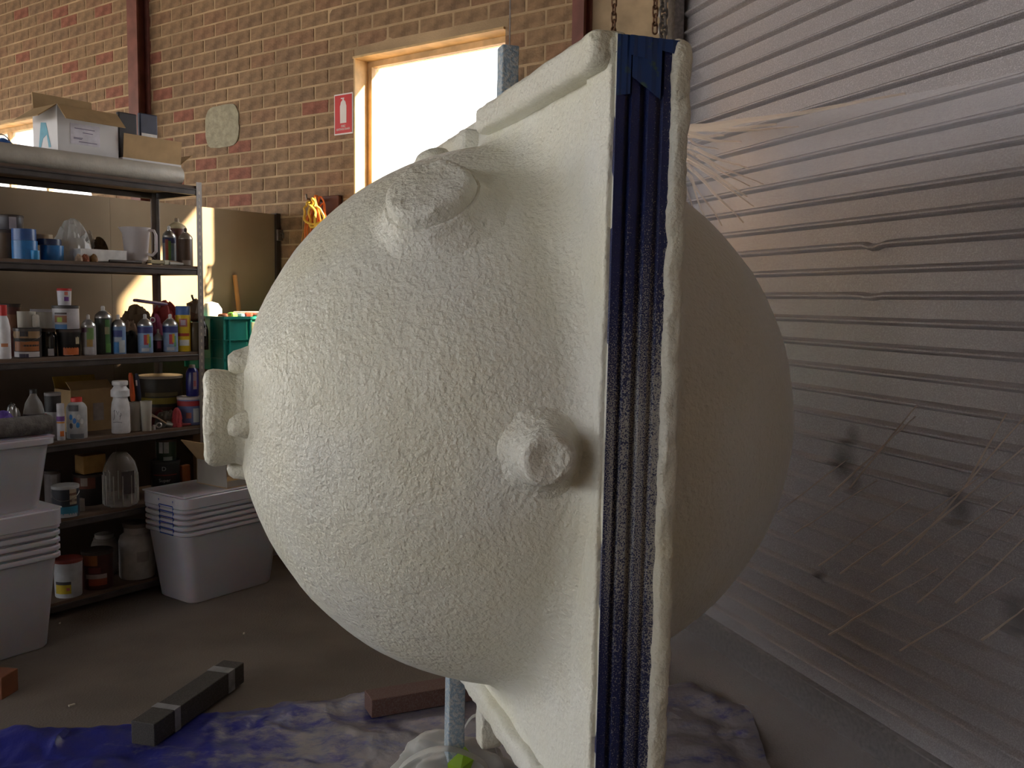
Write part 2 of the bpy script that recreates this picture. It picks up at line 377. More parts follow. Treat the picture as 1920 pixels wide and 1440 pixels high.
# ------------------------------------------------------------------ the foam-coated sphere in its panel
PD = Vector((math.sin(R_(-18)), math.cos(R_(-18)), 0)); PN = Vector((PD.y, -PD.x, 0))
P0 = O + ray(1140, 562) * 1.6
PB = Vector((P0.x, P0.y, 0)) + PN * 0.06 + PD * 0.71
ball = thing('foam_coated_sphere', 'huge cream foam-coated sphere set in a square panel with blue masked edge', 'foam sphere', (PB.x - 0.006 * PN.x, PB.y, 0.47), R_(18))
ball.rotation_euler = (0, 0.009, R_(18))
HW, HT, ZC, YC, RS = 0.73, 0.06, 0.735, -0.02, 0.637      # half width, half thickness, sphere centre z / y, radius
def dome(sign, a, fil, seed, nr=110, na=288):
    plane = HT; cz = plane + fil; rc = math.sqrt((RS + fil) ** 2 - cz ** 2)
    ts = math.atan2(rc, cz)                            # sphere angle (from the pole) where the fillet starts
    prof = [(RS * math.sin(ts * i / 84), RS * math.cos(ts * i / 84)) for i in range(85)]
    a_s = math.atan2(-cz * 1.0, -rc)                   # from fillet centre back to the sphere
    a_e = -PI / 2
    ang0 = math.atan2(prof[-1][1] - cz, prof[-1][0] - rc)
    if ang0 > 0: ang0 -= 2 * PI
    for i in range(1, 15): 
        an = ang0 + (a_e - ang0) * i / 14; prof.append((rc + fil * math.cos(an), cz + fil * math.sin(an)))
    for i in range(1, 14): prof.append((rc + 0.40 * i / 13, plane))
    vs = []; k = a / RS
    for r, h in prof:
        for i in range(na):
            t = 2 * PI * i / na; c, s_ = math.cos(t), math.sin(t)
            ylo, yhi, zlo, zhi = -0.71 - YC, 0.75 - YC, -ZC, 1.46 - ZC
            lim = min((yhi if c > 0 else -ylo) / max(abs(c), 1e-6), (zhi if s_ > 0 else -zlo) / max(abs(s_), 1e-6))
            rr = min(r, lim); hh = h
            if r > lim: hh = min(h, plane + 0.012 + 0 * h) if h > plane + 0.012 else h
            if h > plane: hh = plane + (hh - plane) * k
            p = Vector((sign * hh, YC + rr * c, ZC + rr * s_))
            d = noise.noise(p * 9 + Vector((seed, 0, 0))) * 0.0035 + noise.noise(p * 55 + Vector((0, seed, 0))) * 0.0011
            if r < lim: p.x += sign * d * (0.3 if h <= plane else 1.0)
            vs.append(p)
    n = len(prof); fs = [(j * na + i, j * na + (i + 1) % na, (j + 1) * na + (i + 1) % na, (j + 1) * na + i) for j in range(n - 1) for i in range(na)]
    return MB().add(vs, fs)
dome(-1, 0.650, 0.075, 1.0).build('dome', FOAM, ball, smooth=True)['label'] = 'cream foam dome bulging towards the shelves'
dome(1, 0.668, 0.05, 5.0).build('dome', FOAM, ball, smooth=True)['label'] = 'shaded foam dome facing the roller door'
def foam_bar(name, x0, x1, y0, y1, z0, z1, amp=0.004, m=None, step=0.018, seed=0.0, rnd=0.012):
    """box cut into a fine grid, corners rounded, surface made lumpy"""
    bm = bmesh.new(); bmesh.ops.create_cube(bm, size=1.0)
    for v in bm.verts: v.co = Vector((x0 + (v.co.x + .5) * (x1 - x0), y0 + (v.co.y + .5) * (y1 - y0), z0 + (v.co.z + .5) * (z1 - z0)))
    bmesh.ops.bevel(bm, geom=bm.edges[:], offset=rnd, segments=3, affect='EDGES', profile=0.5)
    for ax, (lo, hi) in enumerate(((x0, x1), (y0, y1), (z0, z1))):
        k = int((hi - lo) / step)
        for i in range(1, k):
            no = Vector((0, 0, 0)); no[ax] = 1; co = Vector((0, 0, 0)); co[ax] = lo + (hi - lo) * i / k
            bmesh.ops.bisect_plane(bm, geom=bm.verts[:] + bm.edges[:] + bm.faces[:], plane_co=co, plane_no=no)
    for v in bm.verts:
        v.co += Vector(noise.noise_vector(v.co * 22 + Vector((seed, 0, 0)))) * amp + Vector(noise.noise_vector(v.co * 75 + Vector((0, seed, 0)))) * amp * 0.55
    me = bpy.data.meshes.new(name); bm.to_mesh(me); bm.free(); me.materials.append(m or FOAM_LIP)
    me.polygons.foreach_set('use_smooth', [True] * len(me.polygons)); me.update()
    return put(name, me, ball)
# raised border along the near, far, top and bottom edges of the left face
foam_bar('border_strip', -0.070, -0.045, -0.705, -0.60, 0.01, 1.45, 0.0025, FOAM, 0.03, 2.0, 0.006)
foam_bar('border_strip', -0.104, -0.03, -0.703, 0.02, 1.400, 1.462, 0.0026, FOAM, 0.02, 3.0, 0.016)
foam_bar('border_strip', -0.105, -0.03, 0.13, 0.75, 1.375, 1.435, 0.005, FOAM, 0.02, 4.0, 0.018)
foam_bar('border_strip', -0.085, -0.03, -0.60, 0.75, -0.005, 0.05, 0.005, FOAM, 0.02, 5.0, 0.016)
foam_bar('border_strip', -0.085, -0.03, 0.69, 0.75, 0.03, 1.42, 0.005, FOAM, 0.03, 6.0, 0.014)
foam_bar('panel_core', -0.058, 0.058, -0.695, 0.75, 0.004, 1.455, 0.0, FOAM, 9, 7.0, 0.004)
foam_bar('edge_lip', 0.042, 0.077, -0.724, -0.60, -0.01, 1.455, 0.0045, FOAM_LIP, 0.0085, 8.0, 0.012)
foam_bar('border_strip', 0.045, 0.075, -0.60, 0.75, 1.39, 1.46, 0.005, FOAM, 0.03, 9.0, 0.014)
def edge_mat():
    m = bpy.data.materials.new('blue_masked_edge'); m.use_nodes = True; nt = m.node_tree; L = nt.links.new
    b = nt.nodes['Principled BSDF']; b.inputs['Roughness'].default_value = 0.32
    tc = nt.nodes.new('ShaderNodeTexCoord'); sx = nt.nodes.new('ShaderNodeSeparateXYZ'); L(tc.outputs['Object'], sx.inputs[0])
    n = nt.nodes.new('ShaderNodeTexNoise'); n.inputs['Scale'].default_value = 420; n.inputs['Detail'].default_value = 2; L(tc.outputs['Object'], n.inputs['Vector'])
    mp = nt.nodes.new('ShaderNodeMapping'); mp.inputs['Scale'].default_value = (60, 60, 2.2); L(tc.outputs['Object'], mp.inputs[0])
    n2 = nt.nodes.new('ShaderNodeTexNoise'); n2.inputs['Scale'].default_value = 1.0; n2.inputs['Detail'].default_value = 3; L(mp.outputs[0], n2.inputs['Vector'])
    # overspray is heaviest half-way up and towards the foam lip
    cz = nt.nodes.new('ShaderNodeValToRGB'); el = cz.color_ramp.elements
    el[0].position = 0.02; el[0].color = (0.08,) * 3 + (1,); el[1].position = 0.83; el[1].color = (0,) * 3 + (1,)
    for p_, v_ in ((0.22, 0.13), (0.36, 0.25), (0.55, 0.27), (0.68, 0.15)): q = el.new(p_); q.color = (v_,) * 3 + (1,)
    dv = nt.nodes.new('ShaderNodeMath'); dv.operation = 'DIVIDE'; dv.inputs[1].default_value = 1.46; L(sx.outputs['Z'], dv.inputs[0]); L(dv.outputs[0], cz.inputs[0])
    mx = nt.nodes.new('ShaderNodeMath'); mx.operation = 'MULTIPLY_ADD'; mx.inputs[1].default_value = 1.3; mx.inputs[2].default_value = 0.02; L(sx.outputs['X'], mx.inputs[0])
    a1 = nt.nodes.new('ShaderNodeMath'); L(n.outputs['Fac'], a1.inputs[0]); L(cz.outputs['Color'], a1.inputs[1])
    a2 = nt.nodes.new('ShaderNodeMath'); L(a1.outputs[0], a2.inputs[0]); L(mx.outputs[0], a2.inputs[1])
    a3 = nt.nodes.new('ShaderNodeMath'); a3.operation = 'MULTIPLY_ADD'; a3.inputs[1].default_value = 0.35; L(n2.outputs['Fac'], a3.inputs[0]); L(a2.outputs[0], a3.inputs[2])
    cr = nt.nodes.new('ShaderNodeValToRGB'); e = cr.color_ramp.elements
    e[0].position = 0.86; e[0].color = (0.012, 0.022, 0.11, 1); e[1].position = 0.99; e[1].color = (0.46, 0.46, 0.45, 1)
    L(a3.outputs[0], cr.inputs[0]); L(cr.outputs['Color'], b.inputs['Base Color'])
    bp = nt.nodes.new('ShaderNodeBump'); bp.inputs['Strength'].default_value = 0.5; bp.inputs['Distance'].default_value = 0.003
    L(a3.outputs[0], bp.inputs['Height']); L(bp.outputs['Normal'], b.inputs['Normal'])
    return m
# vertical grooved blue edge profile
gx = [(-0.060, 0), (-0.044, 0), (-0.041, .010), (-0.034, .010), (-0.031, 0.001), (-0.016, 0.001), (-0.012, .012), (-0.004, .012), (0.0, 0), (0.014, 0), (0.017, .007), (0.025, .007), (0.028, .001), (0.05, .001)]
vs = [(x, -0.712 + y, z) for z in (0.0, 1.452) for x, y in gx] + [(x, -0.68, z) for z in (0.0, 1.452) for x in (-0.06, 0.05)]
k = len(gx); fs = [(i, i + 1, k + i + 1, k + i) for i in range(k - 1)] + [(0, k, 2 * k + 2, 2 * k), (k - 1, 2 * k + 1, 2 * k + 3, 2 * k - 1)]
fs += [tuple(range(k)) + (2 * k + 1, 2 * k), tuple(range(k, 2 * k)) + (2 * k + 3, 2 * k + 2)]
MB().add(vs, fs).build('edge_profile', edge_mat(), ball)['label'] = 'navy blue grooved edge speckled with overspray'
TAPE = mat('blue_tape', (0.016, 0.055, 0.20), 0.5, col2=(0.06, 0.12, 0.11), vscale=38, lo=0.58, hi=0.68)
def tape(x0, x1, za, zb, zt=1.4575, y=-0.7145):
    n = 6; vs = []
    for i in range(n + 1):
        x = x0 + (x1 - x0) * i / n; yy = y - 0.0008 * math.sin(i * 2.1)
        zl = za + (zb - za) * i / n
        vs += [(x, yy, zl), (x, yy - 0.0012, 1.452), (x, -0.69, zt)]
    MB().add(vs, [(3 * i + j, 3 * i + 3 + j, 3 * i + 4 + j, 3 * i + 1 + j) for i in range(n) for j in range(2)]).build('masking_tape', TAPE, ball)
tape(-0.061, -0.036, 1.352, 1.357); tape(-0.034, 0.020, 1.385, 1.352, 1.4585, -0.7155); tape(0.012, 0.052, 1.434, 1.428, 1.4595, -0.7165); tape(-0.04, 0.0, 1.42, 1.415, 1.460, -0.718)
# tubes of the hanging frame
foam_bar('frame_tube', -0.022, 0.022, 0.068, 0.112, 1.30, 1.634, 0.0006, TUBE, 0.05, 1.0, 0.004)
foam_bar('frame_tube', -0.030, 0.026, 0.105, 0.162, -0.18, 0.20, 0.004, FOAM_LIP, 0.015, 2.0, 0.008)
foam_bar('support_leg', -0.026, 0.026, 0.47, 0.522, -0.466, 0.30, 0.0006, TUBE, 0.05, 3.0, 0.004)
# nozzles growing out of the dome
def frame_on(v):
    v = v.normalized(); u = Vector((0, 0, 1)).cross(v)
    if u.length < 0.1: u = Vector((0, 1, 0)).cross(v)
    u.normalize(); w = v.cross(u); m = Matrix((u, w, v)).transposed().to_4x4(); return m
def fine(pr, k=5): return [(a[0] + (b[0] - a[0]) * i / k, a[1] + (b[1] - a[1]) * i / k) for a, b in zip(pr, pr[1:]) for i in range(k)] + [pr[-1]]
def nozzle(v, rad, top, flare, label, dimple=0.0, seed=1.0):
    v = Vector(v).normalized(); m = frame_on(v); m.translation = Vector((0, YC, ZC))
    pr = [(rad * k_, math.sqrt(RS * RS - (rad * k_) ** 2) + e_) for k_, e_ in ((1.95, -0.014), (1.7, -0.001), (1.42, 0.008), (1.2, 0.019), (1.08, 0.033))]
    z_ = pr[-1][1]; pr += [(rad * 1.02, z_ + (RS + top - 0.028 - z_) * i / 4) for i in range(1, 5)]
    t = RS + top
    pr += [(rad * 1.0, t - 0.022), (rad * 0.975, t - 0.013), (rad * 0.92, t - 0.006), (rad * 0.84, t - 0.002), (rad * 0.7, t), (rad * 0.45, t - dimple * 0.4), (rad * 0.2, t - dimple), (0.0008, t - dimple)]
    me = MB().lathe(fine(pr), 120, m).mesh('nozzle', FOAM_LIP, True)
    lumpy(me, 0.0035, 26, seed); lumpy(me, 0.0011, 95, seed)
    o = put('nozzle', me, ball); o['label'] = label; return o
nozzle((-0.45, -0.55, 0.705), 0.090, 0.058, 1.35, 'short foam-coated cylinder on top of the dome', 0.0, 1.0)
nozzle((-0.23, -0.97, 0.005), 0.050, 0.075, 1.5, 'small foam knob beside the blue edge', 0.005, 4.0)
nozzle((-0.23, 0.34, 0.91), 0.05, 0.068, 1.4, 'rounded foam stub at the far top of the dome', 0.0, 6.0)
m = frame_on(Vector((-1, 0, 0))); m.translation = Vector((0, YC, ZC))
pr = [(0.135, 0.616), (0.118, 0.630), (0.108, 0.642), (0.102, 0.656), (0.104, 0.670), (0.107, 0.683), (0.108, 0.700), (0.105, 0.711), (0.098, 0.718), (0.086, 0.7215), (0.05, 0.722), (0.02, 0.722), (0.0008, 0.722)]
me = MB().lathe(fine(pr), 140, m).mesh('end_flange', FOAM_LIP, True); lumpy(me, 0.004, 20, 3.0); lumpy(me, 0.0012, 90, 2.0)
fl_ = put('end_flange', me, ball); fl_['label'] = 'thick foam-coated round flange at the end of the dome'
for dy, dz, k_ in ((-0.01, 0.122, 1.0), (-0.112, -0.005, 0.9), (0.01, -0.116, 0.85)):
    mm = frame_on(Vector((-1, 0, 0))); mm.translation = Vector((-0.618, YC + dy, ZC + dz))
    bo = MB().lathe([(0.042 * k_, 0.0), (0.036 * k_, 0.014), (0.032 * k_, 0.028), (0.028 * k_, 0.042), (0.018 * k_, 0.052), (0.0008, 0.055)], 24, mm).mesh('bolt_boss', FOAM_LIP, True)
    lumpy(bo, 0.006, 26, dz * 30); put('bolt_boss', bo, fl_)

# ------------------------------------------------------------------ chains, wire, sign, cords on the brick wall
def link_mesh(L, w, r, m):
    pts = []; h = (L - w) / 2
    for i in range(8): a = PI * i / 7; pts.append((w / 2 * math.cos(a), 0, h + w / 2 * math.sin(a)))
    for i in range(8): a = PI + PI * i / 7; pts.append((w / 2 * math.cos(a), 0, -h + w / 2 * math.sin(a)))
    return MB().tube(pts, r, 6, closed=True).mesh('link', m, True)
def chain(name, base, top, L, w, r, m, label, nobj=16, sway=0.0):
    t = thing(name, label, 'chain', base); me = link_mesh(L, w, r, m); pitch = L - 3.4 * r; n = int((top - base.z) / pitch)
    upper = MB(); lk = [v.co.copy() for v in me.vertices]; fc = [tuple(p.vertices) for p in me.polygons]
    for i in range(n):
        z = L / 2 + i * pitch; x = sway * math.sin(i * 1.57)
        if i < nobj: put('link', me, t, (x, 0, z), rot=(0, 0, (PI / 2 if i % 2 else 0) + 0.4))
        else:
            q = Matrix.Translation((x, 0, z)) @ Matrix.Rotation((PI / 2 if i % 2 else 0) + 0.4, 4, 'Z'); upper.add([q @ v for v in lk], fc)
    if upper.f: tag(upper.build('upper_chain', m, t, smooth=True), kind='stuff')
    return t
def pl(x, y, z): return Vector((PB.x, PB.y, 0)) + PN * x + PD * y + Vector((0, 0, z))
chain('hanging_chain', pl(0.005, -0.56, 1.932), 4.19, 0.0195, 0.0088, 0.0017, CHAINM, 'rusty chain holding the panel, the one nearer the window')
chain('hanging_chain', pl(0.022, -0.695, 1.934), 4.19, 0.0195, 0.0088, 0.0017, CHAINM, 'rusty chain holding the panel, above the blue taped corner')
chain('door_chain', dl(0.065, -0.085, 2.30), 4.19, 0.058, 0.036, 0.0065, GALV, 'grey steel chain hanging at the corner of the roller door', 22)
tag(MB().tube([pl(0.012, 0.09, 2.105), pl(0.012, 0.09, 4.19)], 0.0018, 6).build('hanging_wire', GALV), 'thin straight wire rising from the blue tube above the panel', 'wire')
# fire-extinguisher sign
SG = hit(645, 214, wl(0, 0, 0), WALL_N); sx = -(SG - WO).dot(WALL_U)
sg = thing('fire_sign', 'red fire extinguisher sign on the brick wall beside the window', 'sign', wl(sx, -0.0035, SG.z), WROT)
SIGNRED = mat('sign_red', (0.62, 0.045, 0.05), 0.35, var=0.06); SIGNWHITE = mat('sign_white', (0.80, 0.74, 0.72), 0.4, var=0.04)
MB().box(-0.078, 0.078, -0.001, 0.002, -0.118, 0.118).build('backing_plate', SIGNWHITE, sg)
MB().box(-0.071, 0.071, -0.0024, -0.0012, -0.110, 0.110).build('red_field', SIGNRED, sg)
e = [(0.022 * math.cos(a), 0.058 + 0.022 * math.sin(a)) for a in [PI * i / 10 for i in range(11)]]
ex = [(0.026, -0.052), (0.027, 0.045)] + e + [(-0.027, 0.045), (-0.026, -0.052)]
MB().add([(x, -0.0032, z) for x, z in ex] + [(x, -0.0024, z) for x, z in ex], [tuple(range(len(ex)))] + [(i, (i + 1) % len(ex), len(ex) + (i + 1) % len(ex), len(ex) + i) for i in range(len(ex))]).box(-0.006, 0.006, -0.0032, -0.0024, 0.078, 0.092).box(-0.02, 0.008, -0.0032, -0.0024, 0.088, 0.094).build('extinguisher_symbol', SIGNWHITE, sg)
for txt, sz, z in (('FIRE', 0.020, -0.071), ('EXTINGUISHER', 0.0165, -0.088)):
    put('lettering', text_mesh(txt, sz, SIGNWHITE), sg, (0, -0.003, z), rot=(PI / 2, 0, 0))
# board with looped extension leads
bp_ = hit(612, 400, wl(0, 0, 0), WALL_N); bx = -(bp_ - WO).dot(WALL_U)
tag(MB().box(bx - 0.08, bx + 0.14, -0.035, -0.004, 1.35, 2.085).build('mounting_board', mat('dark_red_board', (0.13, 0.05, 0.035), 0.7, var=0.2), None, WO, WROT, bevel=0.006), 'dark red-brown board on the brick wall behind the orange leads', 'board')
tag(MB().tube([(bx, 0.02, 2.06), (bx, -0.10, 2.055), (bx, -0.155, 2.06), (bx, -0.16, 2.085)], 0.007, 8).build('wall_hook', GALV, None, WO, WROT), 'small steel hook holding the orange leads', 'hook')
ORANGE = mat('orange_cord', (0.62, 0.16, 0.03), 0.45, var=0.15, vscale=20)
YELLOWC = mat('yellow_lead', (0.75, 0.50, 0.07), 0.45, var=0.1, vscale=20)
def coil(name, m, cx, zc, n, rw, rh, y0, y1, r, label, ph=0.0):
    pts = []
    for i in range(n * 28 + 1):
        a = 2 * PI * i / 28 + ph; q = i / (n * 28); j = 1 + 0.12 * math.sin(i * 0.37)
        w_ = rw * (0.35 + 0.65 * (0.5 - 0.5 * math.sin(a)) ** 0.7) * j
        pts.append((cx + w_ * math.cos(a) + 0.03 * math.sin(q * 9), y0 + (y1 - y0) * ((q * 3) % 1) + 0.01 * math.sin(i), zc - rh + rh * math.sin(a) * j))
    return tag(MB().tube(pts, r, 7).build(name, m, None, WO, WROT, smooth=True), label, 'extension lead', 'extension leads on the hook')
coil('extension_lead', ORANGE, bx + 0.03, 2.06, 6, 0.095, 0.26, -0.14, -0.06, 0.0055, 'orange extension lead looped over the hook beside the window')
coil('extension_lead', YELLOWC, bx + 0.05, 2.045, 2, 0.075, 0.075, -0.175, -0.15, 0.0075, 'short bright yellow lead hanging in front of the orange one', 0.5)
coil('extension_lead', mat('brown_lead', (0.42, 0.20, 0.05), 0.5, var=0.15), bx - 0.015, 2.03, 3, 0.085, 0.33, -0.12, -0.06, 0.005, 'dull brown extension lead drooping left of the orange one', 1.0)

# ------------------------------------------------------------------ partition and shelving unit
PCR = hit(525, 405, wl(0, 0, 0), WALL_N); PCR = Vector((PCR.x, PCR.y, 0))
SROT = R_(53.9)                                       # x along the shelf towards the brick wall, y back to the partition
part = thing('partition', 'tan board partition standing behind the shelving unit', 'partition', PCR - WALL_N * 0.0, SROT)
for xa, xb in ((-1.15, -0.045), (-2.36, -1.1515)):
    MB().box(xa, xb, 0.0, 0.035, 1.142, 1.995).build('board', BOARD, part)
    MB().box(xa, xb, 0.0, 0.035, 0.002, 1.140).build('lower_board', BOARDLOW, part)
MB().box(-0.043, -0.012, -0.018, 0.04, 0.002, 2.0).build('end_post', DARKEDGE, part)
MB().box(-0.05, -0.004, -0.035, -0.018, 1.83, 1.90).build('latch', GALV, part, bevel=0.004)
MB().tube([(-0.027, -0.035, 1.88), (-0.027, -0.06, 1.875), (-0.027, -0.06, 1.845)], 0.006, 6).build('hook', GALV, part)
PF = fl(390, 1084); LEN, DEP = 1.95, 0.40
DECK = [0.075, 0.457, 0.814, 1.195, 1.628, 2.03]
shelf = thing('shelving_unit', 'dark steel boltless shelving unit loaded with paint tins and spray cans', 'shelving', PF, SROT)
def sl(x, y, z): return PF - WALL_N * x + WALL_U * y + Vector((0, 0, z))
def post(x, y, sx_, sy_):
    t_ = 0.002; w = 0.032; b = MB()
    b.box(min(x, x + sx_ * w), max(x, x + sx_ * w), min(y, y + sy_ * t_), max(y, y + sy_ * t_), 0, 2.05)
    b.box(min(x, x + sx_ * t_), max(x, x + sx_ * t_), min(y, y + sy_ * w), max(y, y + sy_ * w), 0, 2.05)
    o = b.build('post', POSTM, shelf)
    h = MB()
    for i in range(58):
        z = 0.05 + i * 0.034
        yy = y - 0.0006 if sy_ > 0 else y + 0.0006
        xx = x + 0.0006 if sx_ < 0 else x - 0.0006
        h.add([(x + sx_ * 0.011, yy, z), (x + sx_ * 0.021, yy, z + 0.003), (x + sx_ * 0.019, yy, z + 0.017), (x + sx_ * 0.013, yy, z + 0.017)], [(0, 1, 2, 3)])
        h.add([(xx, y + sy_ * 0.011, z), (xx, y + sy_ * 0.021, z + 0.003), (xx, y + sy_ * 0.019, z + 0.017), (xx, y + sy_ * 0.013, z + 0.017)], [(0, 1, 2, 3)])
    h.build('keyholes', mat('keyhole', (0.5, 0.45, 0.38), 0.6, var=0.1) if not 'keyhole' in bpy.data.materials else bpy.data.materials['keyhole'], o)
for x, sx_ in ((0, -1), (-LEN, 1)):
    for y, sy_ in ((0, 1), (DEP, -1)): post(x, y, sx_, sy_)
for z in DECK:
    MB().box(-LEN + 0.004, -0.004, 0.006, DEP - 0.006, z - 0.014, z).build('deck_board', DECKM, shelf)
    for y0, y1 in ((0.0025, 0.018), (DEP - 0.018, DEP - 0.0025)):
        MB().box(-LEN + 0.034, -0.034, y0, y1, z - 0.045, z - 0.014).box(-LEN + 0.034, -0.034, y0 - (0.004 if y0 < .1 else 0), y1, z - 0.022, z - 0.014).build('beam', SHELFM, shelf, bevel=0.003)
    for x0, x1 in ((-0.018, -0.0025), (-LEN + 0.0025, -LEN + 0.018)):
        MB().box(x0, x1, 0.034, DEP - 0.034, z - 0.045, z - 0.014).build('beam', SHELFM, shelf)

# ---- placing things on the shelves: pixel column, deck, distance behind the front edge
def spot(px, deck, df, zb=None):
    zz = DECK[deck] if zb is None else zb
    p = hit(px, 720, sl(0, df, 0), WALL_U); p.z = zz
    # correct for roll: iterate so the base lands in the pixel column
    for _ in range(3):
        d = p - O; q = 960 + FPX * d.dot(CR) / d.dot(F); s_ = sc(p)
        p -= WALL_N * ((px - q) * s_ / 1.0)
    return p
def zat(p, py):                                        # height above p of pixel row py on the vertical through p
    h = 0.2
    for _ in range(6):
        d = p + Vector((0, 0, h)) - O; q = 720 - FPX * d.dot(CU) / d.dot(F); h += (q - py) * sc(p)
    return h
FACE = R_(-72)                                          # where labels look: towards the camera
def root(name, label, cat, p, rot=0.0, group='things on the shelving unit'):
    return thing(name, label, cat, p + Vector((0, 0, 0.0008)), rot, group)
def arc(t, r, z0, z1, m, a=FACE, half=0.9, name='label', par=None):
    return MB().lathe([(r + 0.0008, z0), (r + 0.0008, z1)], 10, None, a - half, a + half).build(name, m, par or t, smooth=True)
def can(px, deck, df, wpx, top, label, body, labels=(), dome=SILVER, noz=WHITE, cap=None, zb=None, cat='spray can', name='spray_can', dz=0.0):
    p = spot(px, deck, df, zb); r = wpx * sc(p) / 2; h = zat(p, top); t = root(name, label, cat, p)
    ch = 0.045 if cap else 0.055
    hb = h - ch if h > 0.1 else h * 0.7; k = h - hb
    MB().lathe([(0.001, 0), (r * 0.96, 0), (r, 0.004), (r, hb - 0.004), (r * 0.97, hb)], 22).build('body', body, t, smooth=True)
    for z0, z1, a, hf, m in labels: arc(t, r, hb * z0, hb * z1, m, FACE + a, hf)
    if cap:
        MB().lathe([(r * 0.96, hb), (r * 0.97, hb + k * 0.92), (r * 0.9, h), (0.001, h)], 20).build('cap', cap, t, smooth=True)
    else:
        MB().lathe([(r * 1.01, hb - 0.002), (r * 1.01, hb + 0.003), (r * 0.9, hb + k * .25), (r * 0.5, hb + k * .5), (r * 0.36, hb + k * .56), (r * 0.36, hb + k * .62), (0.001, hb + k * .62)], 20).build('dome_top', dome, t, smooth=True)
        MB().lathe([(r * 0.22, hb + k * .62), (r * 0.24, hb + k * .9), (r * 0.15, h), (0.001, h)], 12).build('nozzle', noz, t, smooth=True)
    return t
def tin(px, deck, df, wpx, top, label, body, labels=(), lid=None, zb=None, cat='paint tin', name='paint_tin', bail=True, tp=1.0):
    p = spot(px, deck, df, zb); r = wpx * sc(p) / 2; h = zat(p, top); t = root(name, label, cat, p); lh = min(0.014, h * .15)
    MB().lathe([(0.001, 0), (r * tp * .97, 0), (r * tp, 0.003), (r, h - lh), (r * .97, h - lh)], 26).build('body', body, t, smooth=True)
    for z0, z1, a, hf, m in labels:
        arc(t, r * (tp + (1 - tp) * (z0 + z1) / 2), h * z0, h * z1, m, FACE + a, hf)
    MB().lathe([(r * .97, h - lh), (r * 1.03, h - lh), (r * 1.03, h - 0.002), (r * .98, h), (r * .9, h - 0.002), (0.001, h - 0.003)], 26).build('lid', lid or SILVER, t, smooth=True)
    if bail:
        pts = [(r * 1.02 * math.cos(a), r * 1.02 * math.sin(a) , h * .8 - h * .25 * abs(math.sin(a - FACE + PI / 2)) * 1.0) for a in [FACE - PI / 2 + PI * i / 12 for i in range(13)]]
        MB().tube(pts, 0.0012, 5).build('wire_handle', GALV, t)
    return t
def bottle(px, deck, df, wpx, top, label, prof, m, caps=None, labels=(), zb=None, cat='bottle', name='bottle', caph=0.1, capr=0.4):
    p = spot(px, deck, df, zb); r = wpx * sc(p) / 2; h = zat(p, top); t = root(name, label, cat, p); hb = h * (1 - (caph if caps else 0))
    MB().lathe([(0.001, 0)] + [(a * r, b * hb) for a, b in prof] + [(0.001, hb)], 26).build('body', m, t, smooth=True)
    for z0, z1, a, hf, lm in labels: arc(t, r, hb * z0, hb * z1, lm, FACE + a, hf)
    if caps: MB().lathe([(capr * r, hb), (capr * r, h - 0.002), (capr * r * .9, h), (0.001, h)], 18).build('cap', caps, t, smooth=True)
    return t
BOT = [(.96, 0), (1, .02), (1, .62), (.85, .75), (.45, .9), (.36, .93), (.36, 1)]
JAR = [(.96, 0), (1, .03), (1, .8), (.9, .9), (.82, .93), (.82, 1)]
def heap(name, px, deck, df, wpx, top, label, cat, m, seed, zb=None, dep=0.1, amp=0.25, sq=1.0):
    """crumpled soft thing: a noise-folded half ellipsoid resting on its base"""
    p = spot(px, deck, df, zb); rx = wpx * sc(p) / 2; h = zat(p, top)
    def fn(u, v):
        a = 2 * PI * u; e_ = PI / 2 * v; n = Vector((math.cos(a) * math.cos(e_), math.sin(a) * math.cos(e_), math.sin(e_)))
        k_ = 1 + amp * (noise.noise(n * 2.3 + Vector((seed, 0, 0))) + 0.6 * noise.noise(n * 6 + Vector((0, seed, 0))))
        k_ = min(k_, 1.06)
        return Vector((rx * n.x * k_, dep / 2 * n.y * k_, max(0.0, h * n.z * k_)))
    o = MB().grid(fn, 36, 14).build(name, m, None, p + Vector((0, 0, 0.001)), SROT, smooth=True)
    o.rotation_euler = (0, 0, 0)
    return tag(o, label, cat, 'things on the shelving unit')
def slab(name, px, deck, df, w, d, top, label, cat, m, zb=None, rot=None, bev=0.003):
    p = spot(px, deck, df, zb); h = zat(p, top)
    return tag(MB().box(-w / 2, w / 2, -d / 2, d / 2, 0, h).build(name, m, None, p + Vector((0, 0, 0.001)), SROT if rot is None else rot, bevel=bev), label, cat, 'things on the shelving unit')
